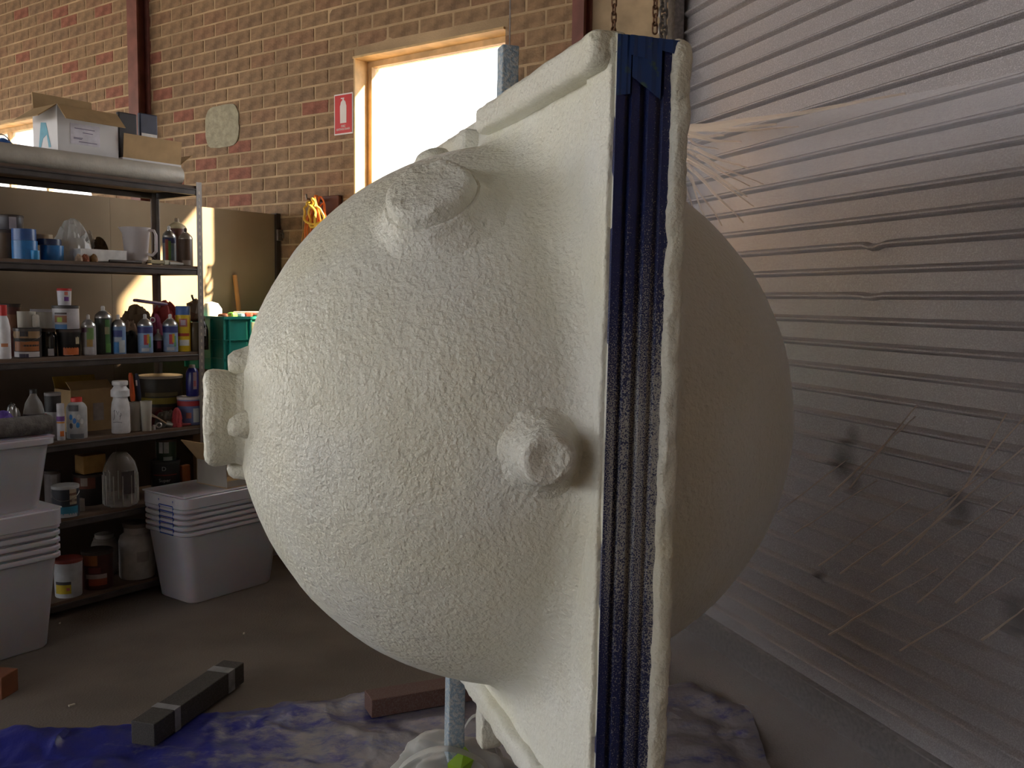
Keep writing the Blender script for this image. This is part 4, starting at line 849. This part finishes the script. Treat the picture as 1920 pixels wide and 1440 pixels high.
# ---- fifth deck
tin(124, 1, 0.05, 47, 909, 'paint tin with pale lid and blue label by the nested tubs', P(.03, .035, .045), [(.10, .36, .15, 1.0, P(.03, .19, .30)), (.02, .14, .15, .9, P(.36, .35, .36)), (.42, .92, .72, .3, P(.42, .34, .24)), (.5, .58, .72, .3, P(.1, .03, .03)), (.7, .78, .72, .3, P(.15, .03, .02)), (.02, .3, -.75, .25, P(.3, .22, .22))], lid=P(.42, .42, .42))
slab('small_box', 150, 1, .09, .035, .03, 935, 'small pale block beside the blue-label tin', 'box', P(.22, .2, .18))
tin(168, 1, 0.22, 56, 886, 'dark tin with red-brown print under the orange box', P(.02, .015, .014), [(.55, .95, -.3, .8, P(.12, .03, .015)), (.64, .9, -.2, .22, P(.30, .24, .2))], lid=DARKEDGE, bail=False)
zr = DECK[1] + zat(spot(168, 1, .22), 886) + .001
slab('orange_box', 170, 1, .21, .115, .08, 852, 'orange-brown box lying on the dark tin', 'box', P(.36, .20, .06, .7), zb=zr)
p = spot(98, 1, .25)
tin(100, 1, .26, 28, 882, 'grey tin hidden behind the blue-label tin', P(.16, .14, .14), [(.3, .9, .3, .4, P(.3, .28, .27))], lid=DARKEDGE, bail=False)
bj = bottle(227, 1, .07, 62, 849, 'big ribbed clear plastic jar on the dark shelf', [(.9, 0), (1, .03), (1, .55), (.98, .66), (.85, .82), (.55, .96), (.42, 1)], CLEAR, None, cat='jar', name='clear_jar')
p = spot(227, 1, .07); r = 31 * sc(p); hb = zat(p, 849); rbm = MB()
for i in range(12): a = 2 * PI * i / 12; rbm.tube([(r * 1.0 * math.cos(a), r * 1.0 * math.sin(a), hb * .05), (r * math.cos(a), r * math.sin(a), hb * .6)], .003, 6)
rbm.build('ribs', CLEARDIM, bj)
arc(bj, r, hb * .25, hb * .68, P(.05, .04, .04, .3), FACE + .55, .4)
bt_ = tin(311, 1, 0.10, 52, 862, 'black paint tin lettered in white behind the tub stack', P(.012, .012, .014, .3), [(.62, .64, 0, .9, P(.25, .03, .02)), (.02, .14, -.1, .6, P(.4, .17, .03))], lid=P(.03, .03, .03, .3), bail=False)
p = spot(311, 1, .10); r = 26 * sc(p); hb = zat(p, 862)
for txt, z, sz, a in (('D', .80, .030, -.05), ('Super', .48, .024, -.02)):
    me = text_mesh(txt, sz, P(.55, .55, .55)); 
    for v in me.vertices: q = FACE + a + v.co.x / r; v.co = Vector(((r + .0015) * math.cos(q), (r + .0015) * math.sin(q), z * hb + v.co.y))
    put('lettering', me, bt_)
zs = DECK[1] + hb + .001
tin(312, 1, 0.10, 36, 822, 'dark green tin with white panels on the black paint tin', P(.02, .05, .03), [(.35, .95, -.5, .22, P(.42, .42, .42)), (.35, .9, .05, .25, P(.3, .31, .3)), (.0, .18, .2, .45, P(.25, .3, .28))], lid=DARKEDGE, zb=zs, bail=False)
slab('red_packet', 347, 1, .06, .05, .03, 872, 'red and orange packet behind the open carton', 'packet', P(.30, .09, .03))

# ---- bottom deck
tin(129, 0, 0.07, 50, 1046, 'white bucket with yellow and black label on the bottom shelf', P(.50, .52, .55), [(.12, .36, -.3, .62, P(.50, .36, .02)), (.36, .44, -.3, .62, P(.05, .05, .06)), (.2, .28, 0.1, .12, P(.5, .12, .1))], lid=P(.25, .05, .04), cat='bucket', name='bucket', bail=False, tp=.93)
tin(184, 0, 0.09, 55, 1030, 'dark red can with flame-coloured print on the bottom shelf', P(.07, .018, .014), [(.65, .95, -.4, .5, P(.30, .10, .03)), (.3, .42, 0, .7, P(.32, .24, .22)), (.12, .3, .1, .6, P(.28, .05, .02)), (.45, .6, -.1, .4, P(.15, .03, .03))], lid=DARKEDGE, bail=False)
bottle(197, 0, 0.27, 46, 1000, 'grey-brown bottle with pale lid behind the dark red can', JAR, P(.20, .17, .15), P(.34, .31, .29), caph=.1, capr=.72)
bottle(258, 0, 0.10, 64, 978, 'big white plastic jar at the end of the bottom shelf', [(.95, 0), (1, .03), (1, .72), (.92, .82), (.7, .88), (.7, 1)], P(.42, .40, .39), P(.14, .12, .11), [(.35, .55, .4, .35, P(.3, .28, .27))], cat='jar', name='jar', caph=.08, capr=.76)

# ------------------------------------------------------------------ tubs, crate, carton beside the shelving
def tub_mesh(w, d, h, taper=.86, rim=.022, drop=.045):
    """one open storage tub with rounded corners, outward rim skirt"""
    def ringp(sw, sd, z, rc=.05):
        out = []
        for cx, cy, a0 in ((1, 1, 0), (-1, 1, PI / 2), (-1, -1, PI), (1, -1, 1.5 * PI)):
            for i in range(6): a = a0 + PI / 2 * i / 5; out.append((cx * (sw / 2 - rc) + rc * math.cos(a), cy * (sd / 2 - rc) + rc * math.sin(a), z))
        return out
    lv = [(w * taper * .97, d * taper * .97, 0), (w * taper, d * taper, .008), (w * .985, d * .985, h - drop - .004), (w + rim * .6, d + rim * .6, h - drop), (w + rim, d + rim, h - drop + .004), (w + rim, d + rim, h - .004), (w + rim * .7, d + rim * .7, h), (w + .002, d + .002, h), (w * .975, d * .975, h - drop), (w * taper * .96, d * taper * .96, .012)]
    vs = []; n = 24
    for a, b, z in lv: vs += ringp(a, b, z)
    fs = [(j * n + i, j * n + (i + 1) % n, (j + 1) * n + (i + 1) % n, (j + 1) * n + i) for j in range(len(lv) - 1) for i in range(n)]
    fs += [tuple(range(n)), tuple((len(lv) - 1) * n + i for i in range(n))]
    return MB().add(vs, fs)
# stack in front of the right end of the shelving
bn, brt = fl(361, 1135), fl(513, 1090); bx_ = (brt - bn).normalized(); by_ = Vector((-bx_.y, bx_.x, 0)); BW = (brt - bn).length
TW, TD, TH = BW / .83, .33, .36
bc = bn + bx_ * BW / 2 + by_ * (TD * .85 / 2); brot = math.atan2(bx_.y, bx_.x)
tm = tub_mesh(TW, TD, TH, .84, .02, .02).mesh('tub', TUB, True)
tmt = tub_mesh(TW, TD, TH, .84, .024, .055).mesh('tub', TUB2, True)
NB = 7; stp = .0275
PEN = mat('blue_tape_mark', (.015, .05, .30), .5, var=.1)
ordn = ['lowest', 'second lowest', 'third lowest', 'middle', 'third highest', 'second highest', 'topmost']
for i in range(NB):
    o = put('storage_tub', tmt if i == NB - 1 else tm, None, (bc.x, bc.y, .002 + i * stp), brot)
    tag(o, '%s white translucent tub of the nested stack with blue zigzag marks' % ordn[i], 'storage tub', 'nested tubs under the open carton')
    if i < NB - 1:                                    # blue pen ladder drawn over the rims
        xl = -TW / 2 - .0112; y0, y1 = -.085, .02; za, zb2 = TH - .017, TH - .017 + stp
        q = MB().tube([(xl, y1 + .004, zb2), (xl + .004, y1, za + .006), (xl, y1 - .002, za), (xl, y0, za), (xl + .004, y0 + .002, za + .006), (xl, y0 - .004, zb2)], .0032, 6)
        q.build('pen_mark', PEN, o)
lidz = .002 + (NB - 1) * stp + TH
lid = tag(MB().add([], []).box(-TW / 2 - .006, TW / 2 + .006, -TD / 2 - .006, TD / 2 + .006, 0, .008).build('tub_lid', TUB2, None, (bc.x, bc.y, lidz + .0005), brot, bevel=.003), 'flat translucent lid on the tub stack under the open carton', 'lid')
oc = fl(405, 905, lidz + .009)
carton('carton', bc + bx_ * .125 - by_ * .03 + Vector((0, 0, lidz + .0095)), .34, .24, .125, 'open brown carton with raised flap on the nested tubs', mat('grey_card', (.36, .33, .29), .8, var=.1), [('l', .72, .14, KRAFT), ('b', .12, .05, KRAFT)], brot, fh=.035)
# stack at the left edge of the view
ar = fl(97, 1211); al = fl(0, 1240); ax_ = (ar - al).normalized(); ay_ = Vector((-ax_.y, ax_.x, 0)); arot = math.atan2(ax_.y, ax_.x)
AW, AD, AH = .60, .31, .40
ac = ar - ax_ * AW * .86 / 2 + ay_ * AD * .86 / 2
ta = tub_mesh(AW, AD, AH, .86, .022, .022).mesh('tub', TUB, True); tat = tub_mesh(AW, AD, AH, .86, .03, .07).mesh('tub', TUB2, True)
for i in range(7):
    o = put('storage_tub', tat if i == 6 else ta, None, (ac.x, ac.y, .002 + i * .031), arot)
    tag(o, '%s white tub of the nested stack at the left edge' % ordn[i], 'storage tub', 'nested tubs at the left edge')
zu = .002 + 6 * .031 + AH
tag(MB().box(-AW / 2 - .005, AW / 2 + .005, -AD / 2 - .005, AD / 2 + .005, 0, .006).build('tub_lid', TUB2, None, (ac.x, ac.y, zu + .0005), arot), 'flat lid between the left tub stack and the single tub above', 'lid')
uh = zat(Vector((ar.x, ar.y, zu)), 822)
tu = tub_mesh(AW * .98, AD, uh, .86, .026, .03)
o = tag(tu.build('storage_tub', TUB2, None, (ac.x - ax_.x * .012, ac.y - ax_.y * .012, zu + .007), arot, smooth=True), 'single white tub standing on the left tub stack below the grey roll', 'storage tub')
tag(MB().box(-AW * .49 - .004, AW * .49 + .004, -AD / 2 - .004, AD / 2 + .004, 0, .006).build('tub_lid', TUB2, None, (ac.x - ax_.x * .012, ac.y - ax_.y * .012, zu + uh + .0075), arot), 'flat lid under the grey roll at the left edge', 'lid')
zt2 = zu + uh + .0145
gr = thing('grey_roll', 'dark grey felt roll lying on the single white tub', 'roll', ac + ay_ * (-AD / 2 + .05) + Vector((0, 0, zt2 + .041)), arot)
gm = Matrix.Rotation(PI / 2, 4, 'Y'); FELT = mat('felt', (.13, .12, .115), .95, var=.25, vscale=30, bump=.5, bscale=80)
MB().lathe([(.012, -.30), (.039, -.30), (.041, -.29), (.041, .285), (.037, .295), (.012, .295)], 24, gm).build('felt', FELT, gr, smooth=True)
MB().lathe([(.0115, -.299), (.0115, .294), (.008, .294), (.008, -.299), (.0115, -.299)], 12, gm).build('core', KRAFT, gr, smooth=True)
heap('purple_cloth', 8, 2, -.12, 46, 772, 'purple cloth lying behind the grey roll at the left edge', 'cloth', P(.09, .045, .28, .7), 41.0, zb=zt2, dep=.10)
# teal crate with things in it, on white tubs between shelving and brick wall
cp = spot(456, 0, .22, 0.0)
wt = tub_mesh(.46, .36, .36, .86, .02, .03).mesh('tub', TUB, True)
crz = zat(cp, 688)
for i in range(2):
    tag(put('storage_tub', wt, None, (cp.x, cp.y, .002 + i * .03), SROT), '%s white tub under the teal crate beyond the shelving' % ('lower', 'upper')[i], 'storage tub', 'tubs under the teal crate')
sb = .002 + .03 + .36
BROWNB = mat('brown_box', (.20, .13, .075), .8, var=.1)
tag(MB().box(-.21, .21, -.16, .16, 0, crz - sb - .004).build('packing_box', BROWNB, None, (cp.x, cp.y, sb + .001), SROT, bevel=.004), 'plain brown box under the teal crate beyond the shelving', 'box')
TEAL = mat('teal_plastic', (.015, .34, .28), .45, var=.12, vscale=8)
cr_ = thing('plastic_crate', 'teal plastic crate with ribbed sides beyond the end of the shelving', 'crate', (cp.x, cp.y, crz), SROT)
ch = zat(cp + Vector((0, 0, crz)), 592); cw, cd = .46, .34
MB().box(-cw / 2, cw / 2, -cd / 2, cd / 2, 0, .006).build('base', TEAL, cr_)
for a in ((-cw / 2, cw / 2, -cd / 2, -cd / 2 + .005), (-cw / 2, cw / 2, cd / 2 - .005, cd / 2), (-cw / 2, -cw / 2 + .005, -cd / 2 + .005, cd / 2 - .005), (cw / 2 - .005, cw / 2, -cd / 2 + .005, cd / 2 - .005)): MB().box(*a, .006, ch).build('side', TEAL, cr_)
for i in range(4):
    x = -cw / 2 + cw * (i + .15) / 3.3; MB().box(x - .005, x + .005, -cd / 2 - .014, -cd / 2, .006, ch - .014).build('rib', TEAL, cr_)
for i in range(4):
    y = -cd / 2 + cd * i / 3; MB().box(-cw / 2 - .014, -cw / 2, y - .005, y + .005, .006, ch - .014).build('rib', TEAL, cr_)
for z in (.06, .16): MB().box(-cw / 2 - .012, cw / 2 + .012, -cd / 2 - .012, cd / 2 + .012, z, z + .006).build('rib', TEAL, cr_)
MB().box(-cw / 2 - .018, cw / 2 + .018, -cd / 2 - .018, -cd / 2, ch - .014, ch).box(-cw / 2 - .018, cw / 2 + .018, cd / 2, cd / 2 + .018, ch - .014, ch).box(-cw / 2 - .018, -cw / 2, -cd / 2, cd / 2, ch - .014, ch).box(cw / 2, cw / 2 + .018, -cd / 2, cd / 2, ch - .014, ch).build('rim', TEAL, cr_)
MB().box(-.07, .03, -cd / 2 - .017, -cd / 2 - .013, ch - .085, ch - .03).build('sticker', P(.22, .25, .17), cr_)
zc_ = crz + .008
for i, (dx, dy, c, lab) in enumerate(((-.16, -.06, (.45, .13, .06), 'orange packet poking out of the teal crate'), (-.09, -.05, (.12, .36, .06), 'lime green packet poking out of the teal crate'), (-.03, -.04, (.10, .18, .28), 'blue-grey packet poking out of the teal crate'), (.02, -.05, (.5, .08, .05), 'red packet poking out of the teal crate'))):
    q = cp - WALL_N * dx + WALL_U * dy
    me = MB().box(-.023, .023, -.023, .023, 0, ch + .006 + .006 * (i % 2)).mesh('packet', P(*c, .5), bevel=.012); lumpy(me, .004, 30, i); tag(put('packet', me, None, (q.x, q.y, zc_), SROT + .3 * i), lab, 'packet', 'packets in the teal crate')
q = cp - WALL_N * .15
tag(MB().box(-.11, .10, -.12, .12, 0, .02).build('foam_sheet', WHITE, None, (q.x, q.y, crz + ch - .006 + .008), SROT, bevel=.006), 'white sheet lying across the teal crate rim', 'sheet')
q = cp + WALL_N * .13 + WALL_U * .08
tag(MB().lathe([(.001, 0), (.05, 0), (.055, .02), (.055, ch + .03), (.035, ch + .06), (.001, ch + .07)], 20).build('white_canister', WHITE, None, (q.x, q.y, zc_), 0, smooth=True), 'white canister standing in the teal crate in the sunlight', 'canister')
# timber handle leaning on the partition
hb_ = hit(449, 590, PCR - WALL_U * .06, WALL_U); ht_ = hit(440, 516, PCR - WALL_U * .02, WALL_U)
hv = (ht_ - hb_).normalized(); hs = hb_ - hv * ((hb_.z - .002) / hv.z)
tag(MB().tube([hs, ht_], .0135, 10).build('broom_handle', mat('pine_handle', (.50, .24, .08), .5, var=.12)), 'round timber handle leaning on the sunlit partition', 'handle')

# ------------------------------------------------------------------ floor things
def beam(name, a, b, w, h, m, label, bands=()):
    v = (b - a); L_ = v.length; t = thing(name, label, 'timber beam', a, math.atan2(v.y, v.x))
    MB().box(0, L_, -w / 2, w / 2, .012, h + .012).build('timber', m, t, bevel=.003)
    for s_, e in bands: MB().box(L_ * s_, L_ * e, -w / 2 - .0012, w / 2 + .0012, .0108, h + .0132).build('tape_band', mat('grey_tape_%d' % int(s_ * 100), (.20, .20, .21), .5, var=.25, vscale=20), t)
DUSTY = mat('dusty_black_timber', (.03, .026, .024), .7, col2=(.075, .07, .066), vscale=260, lo=.42, hi=.75)
a = (fl(290, 1408) + fl(247, 1400)) / 2; b = (fl(290, 1408) + fl(247, 1400)) / 2 + (fl(458, 1285) - fl(290, 1408)) * 1.0
beam('timber_beam', a, b, .088, .078, DUSTY, 'black timber beam with grey tape bands lying on the blue tarp', ((.20, .26), (.80, .88)))
beam('timber_beam', fl(690, 1343), fl(690, 1343) + (fl(885, 1310) - fl(695, 1343)).normalized() * .62, .095, .066, mat('red_brown_timber', (.13, .065, .055), .75, col2=(.20, .15, .135), vscale=220, lo=.45, hi=.75), 'red-brown timber beam lying behind the foam sphere')
q = fl(6, 1314)
beam('timber_beam', q + Vector((0, .05, -.012)), q + Vector((-.5, .13, -.012)), .09, .085, mat('orange_timber', (.16, .05, .02), .7, var=.2), 'short orange-brown timber end at the left edge of the floor')
# blue tarp
def tarp_mat():
    m = mat('blue_tarp', (.016, .020, .20), .42, bump=.3, bscale=40); nt = m.node_tree; L = nt.links.new; b_ = nt.nodes['Principled BSDF']
    tc = nt.nodes.new('ShaderNodeTexCoord'); mp = nt.nodes.new('ShaderNodeMapping'); mp.inputs['Scale'].default_value = (1.0, 2.0, 1); L(tc.outputs['Object'], mp.inputs[0])
    n1 = nt.nodes.new('ShaderNodeTexNoise'); n1.inputs['Scale'].default_value = 7; n1.inputs['Detail'].default_value = 8; n1.inputs['Roughness'].default_value = .75; L(mp.outputs[0], n1.inputs['Vector'])
    sx_ = nt.nodes.new('ShaderNodeSeparateXYZ'); L(tc.outputs['Object'], sx_.inputs[0])
    g = nt.nodes.new('ShaderNodeMapRange'); g.inputs[1].default_value = -1.5; g.inputs[2].default_value = -.3; g.inputs[3].default_value = -.18; g.inputs[4].default_value = .16; L(sx_.outputs['X'], g.inputs[0])
    ad = nt.nodes.new('ShaderNodeMath'); L(n1.outputs['Fac'], ad.inputs[0]); L(g.outputs[0], ad.inputs[1])
    cr = nt.nodes.new('ShaderNodeValToRGB'); e = cr.color_ramp.elements; e[0].position = .46; e[0].color = (.016, .02, .20, 1); e[1].position = .64; e[1].color = (.22, .205, .24, 1)
    L(ad.outputs[0], cr.inputs[0]); L(cr.outputs['Color'], b_.inputs['Base Color']); return m
edge = [fl(-120, 1388), fl(0, 1375), fl(60, 1368), fl(130, 1372), fl(250, 1362), fl(400, 1342), fl(520, 1326), fl(640, 1312), fl(760, 1300), fl(900, 1285), fl(1100, 1280), fl(1300, 1290), fl(1400, 1330)]
def along(u):
    k_ = u * (len(edge) - 1); i = min(int(k_), len(edge) - 2); return edge[i].lerp(edge[i + 1], k_ - i)
def tarp(u, v):
    e = along(u); p = Vector((e.x, e.y, 0)); p.y += (1.75 - p.y) * v; p.x *= 1 - .15 * v
    p.y += .03 * noise.noise(Vector((u * 14, 0, 1))) * (1 - v)
    n_ = abs(noise.noise(Vector((p.x * 2.6 + 4, p.y * 3.5, 0)))) * .05 + abs(noise.noise(Vector((p.x * 8, p.y * 10, 2)))) * .022 + .008 * noise.noise(Vector((p.x * 25, p.y * 25, 5)))
    ridge = .045 * math.exp(-((v - .06) / .05) ** 2) * (.4 + .6 * abs(noise.noise(Vector((u * 9, 7, 0)))) * 2) * (1.4 if u < .25 else .5)
    p.z = .002 + max(0, n_) + ridge * (1 if v > .01 else .2)
    for c_, r_, zmax in FLAT:
        dd = ((p.x - c_.x) ** 2 + (p.y - c_.y) ** 2) ** .5
        if dd < r_ * 1.6: p.z = min(p.z, zmax + max(0, dd - r_) * .3)
    return p
FLAT = [(a.lerp(b, t_), .08, .008) for t_ in (0, .15, .3, .45, .6)] + [(fl(690, 1343).lerp(fl(885, 1310), t_), .09, .008) for t_ in (0, .3, .6, .9, 1.3)] + [(pl(0, .496, 0), .06, .002), (fl(830, 1440), .2, .006)]
tag(MB().grid(tarp, 150, 70).build('tarp', tarp_mat(), smooth=True), 'wrinkled blue tarp dusted with pale overspray on the floor', 'tarp')
# plastic shopping bag by the leg, with a green printed packet
bgp = fl(838, 1444) + Vector((0, 0, .010))
BAGM = clear_mat('bag_film', (.62, .62, .58), .5, .35)
bag = thing('shopping_bag', 'white plastic shopping bag crumpled at the foot of the blue leg', 'plastic bag', bgp)
def bagf(u, v):
    an = 2 * PI * u; e_ = PI / 2 * v; n = Vector((math.cos(an) * math.cos(e_), math.sin(an) * math.cos(e_), math.sin(e_)))
    k_ = 1 + .4 * noise.noise(n * 1.8 + Vector((5, 0, 0))) + .05 * noise.noise(n * 5)
    return Vector((.17 * n.x * k_ + .02, .11 * n.y * k_ - .02, max(0, .10 * n.z * k_)))
MB().grid(bagf, 60, 20).build('film', BAGM, bag, smooth=True)
def strap(pts, w, name='handle'):
    vs = []
    for i, p_ in enumerate(pts): vs += [Vector(p_) + Vector((0, -w / 2, 0)), Vector(p_) + Vector((0, 0, .004)), Vector(p_) + Vector((0, w / 2, 0.001))]
    MB().add(vs, [(3 * i + j, 3 * i + 3 + j, 3 * i + 4 + j, 3 * i + 1 + j) for i in range(len(pts) - 1) for j in range(2)]).build(name, BAGM, bag, smooth=True)
strap([(-.15 + .30 * i / 14, -.08 - .06 * math.sin(PI * i / 14), .02 + .11 * math.sin(PI * i / 14) ** .8) for i in range(15)], .035)
strap([(.02 + .14 * i / 12, .02 - .02 * math.sin(PI * i / 12), .03 + .14 * math.sin(PI * i / 12)) for i in range(13)], .025)
gpk = hit(868, 1398, bgp, Vector((0, 1, 0)))
me = MB().add([(-.035, 0, -.05), (.015, 0, -.055), (.04, .012, .015), (.012, .02, .05), (-.04, .0, .005), (0, -.014, -.005)], [(0, 1, 5), (1, 2, 5), (2, 3, 5), (3, 4, 5), (4, 0, 5), (4, 3, 2, 1, 0)]).mesh('printed_panel', mat('lime_print', (.24, .42, .02), .4, var=.15))
po = put('printed_panel', me, bag, (gpk.x - bgp.x, -.125, max(.065, gpk.z - bgp.z))); po['label'] = 'lime green print on the bag'
def chip(px, py, s_, lab, c=(.5, .45, .36)):
    p_ = fl(px, py); me = MB().box(-s_, s_, -s_ * .5, s_ * .5, 0, .004).mesh('foam_chip', P(*c, .8)); lumpy(me, s_ * .3, 40, px); tag(put('foam_chip', me, None, p_ + Vector((0, 0, .004)), px * .1), lab, 'chip', 'crumbs on the floor')
chip(134, 1325, .011, 'pale foam crumb on the concrete left of the black beam'); chip(112, 1171, .006, 'tiny foam crumb on the concrete near the left tubs'); chip(457, 1190, .007, 'tiny foam crumb on the concrete right of the nested tubs')

# ------------------------------------------------------------------ clear plastic sheet hung in front of the roller door
def sheet_mat():
    m = bpy.data.materials.new('plastic_sheeting'); m.use_nodes = True; nt = m.node_tree; L = nt.links.new
    b_ = nt.nodes['Principled BSDF']; b_.inputs['Base Color'].default_value = (.80, .775, .83, 1); b_.inputs['Roughness'].default_value = .28
    ge = nt.nodes.new('ShaderNodeTexCoord'); n1 = nt.nodes.new('ShaderNodeTexNoise'); n1.inputs['Scale'].default_value = 2.6; n1.inputs['Detail'].default_value = 3
    L(ge.outputs['Object'], n1.inputs['Vector'])
    mr = nt.nodes.new('ShaderNodeMapRange'); mr.inputs[1].default_value = .3; mr.inputs[2].default_value = .62; mr.inputs[3].default_value = .13; mr.inputs[4].default_value = .20; L(n1.outputs['Fac'], mr.inputs[0])
    t_ = nt.nodes.new('ShaderNodeBsdfTransparent'); mx = nt.nodes.new('ShaderNodeMixShader')
    L(mr.outputs[0], mx.inputs[0]); L(t_.outputs[0], mx.inputs[1]); L(b_.outputs[0], mx.inputs[2]); L(mx.outputs[0], nt.nodes['Material Output'].inputs[0]); return m
SHEET = sheet_mat(); FOLD = clear_mat('sheet_fold', (.82, .68, .56), .42, .4)
sh = thing('plastic_sheet', 'clear plastic sheet hung in front of the roller door', 'plastic sheet', DO, DROT)
def dpix(px, py, y):                                   # door frame coordinates of a pixel on the plane y in front of the door
    p = hit(px, py, dl(0, y, 0), DY); return ((p - DO).dot(DX), p.z)
YS = -0.16
top = [dpix(1283, 245, YS), dpix(1440, 222, YS), dpix(1660, 186, YS), dpix(1920, 132, YS)]
tie = Vector((top[0][0], 0, top[0][1]))
x_end = 3.2
def topz(x):
    if x <= top[0][0]: return top[0][1]
    for (xa, za), (xb, zb) in zip(top, top[1:]):
        if x <= xb: return za + (zb - za) * (x - xa) / (xb - xa)
    return top[-1][1] + (x - top[-1][0]) * (-.05)
def bulge(x, z):
    dx, dz = x - tie.x, tie.z - z; rr = math.hypot(dx, dz); an = math.atan2(dz, dx)
    y = -.012 * math.sin(an * 23 + 1.3) * math.exp(-rr / .45) * min(1, rr / .06)
    y += .018 * noise.noise(Vector((x * 2.2, z * 1.6, 3)))
    dg = (x * .62 + z * .78)
    y += .010 * noise.noise(Vector((dg * 14, (x - z) * 1.1, 0))) * max(0, min(1, (1.5 - z) / .8))
    return y
def sheet(u, v):
    x = tie.x - .02 + (x_end - tie.x) * u; zt_ = topz(x); L_ = zt_ + .55; s_ = v * L_
    if s_ < zt_ - .18: return Vector((x, YS + bulge(x, zt_ - s_), zt_ - s_))
    q = (s_ - (zt_ - .18)) / (.18 * PI / 2)
    if q < 1: return Vector((x, YS + bulge(x, .18) - .18 * (1 - math.cos(q * PI / 2)), .18 - .175 * math.sin(q * PI / 2)))
    run = s_ - (zt_ - .18) - .18 * PI / 2
    return Vector((x, YS + bulge(x, .18) - .18 - run, .006 + .022 * abs(noise.noise(Vector((x * 5, run * 6, 1))))))
MB().grid(sheet, 120, 110).build('film', SHEET, sh, smooth=True)
def fold(pts, w):
    vs = []; n = len(pts)
    for i, (x, z) in enumerate(pts):
        a_ = pts[max(0, i - 1)]; b_ = pts[min(n - 1, i + 1)]; d = Vector((b_[0] - a_[0], 0, b_[1] - a_[1])).normalized(); q = Vector((-d.z, 0, d.x)); ww = w * (1 - .75 * i / (n - 1))
        y = YS + bulge(x, z) - .004; c = Vector((x, y, z)); vs += [c - q * ww / 2, c + Vector((0, -.005, 0)), c + q * ww / 2]
    MB().add(vs, [(3 * i + j, 3 * i + 3 + j, 3 * i + 4 + j, 3 * i + 1 + j) for i in range(n - 1) for j in range(2)]).build('fold', FOLD, sh, smooth=True)
for x1, y1, w_ in ((1420, 225, .03), (1360, 256, .02), (1395, 268, .014), (1345, 282, .012), (1405, 318, .016), (1435, 348, .012), (1410, 352, .010), (1405, 372, .016), (1418, 390, .012), (1395, 420, .016), (1350, 425, .012), (1325, 420, .012), (1300, 395, .010), (1460, 235, .02), (1700, 178, .02), (1500, 240, .012)):
    a_ = dpix(1279 + random.uniform(0, 4), 246 + max(0, (y1 - 240) * .32), YS); b_ = dpix(x1, y1, YS)
    fold([(a_[0] + (b_[0] - a_[0]) * i / 8, a_[1] + (b_[1] - a_[1]) * i / 8 + .004 * math.sin(i)) for i in range(9)], w_ * 1.3)
for x0, y0, x1, y1 in ((1600, 915, 1700, 790), (1560, 930, 1690, 810), (1700, 1040, 1920, 790), (1660, 1060, 1900, 860), (1490, 1000, 1620, 920), (1580, 1075, 1790, 930), (1640, 1110, 1850, 960), (1720, 1130, 1920, 950), (1790, 1130, 1920, 1010), (1820, 900, 1880, 800), (1540, 1060, 1680, 960), (1560, 1190, 1720, 1090), (1840, 1200, 1920, 1140), (1690, 1220, 1860, 1110), (1460, 960, 1570, 880)):
    x1, y1 = x1 + (x1 - x0) * .25, y1 + (y1 - y0) * .25
    a_ = dpix(x0, y0, YS); b_ = dpix(x1, y1, YS)
    fold([(a_[0] + (b_[0] - a_[0]) * i / 8, a_[1] + (b_[1] - a_[1]) * i / 8) for i in range(9)], random.uniform(.005, .009))
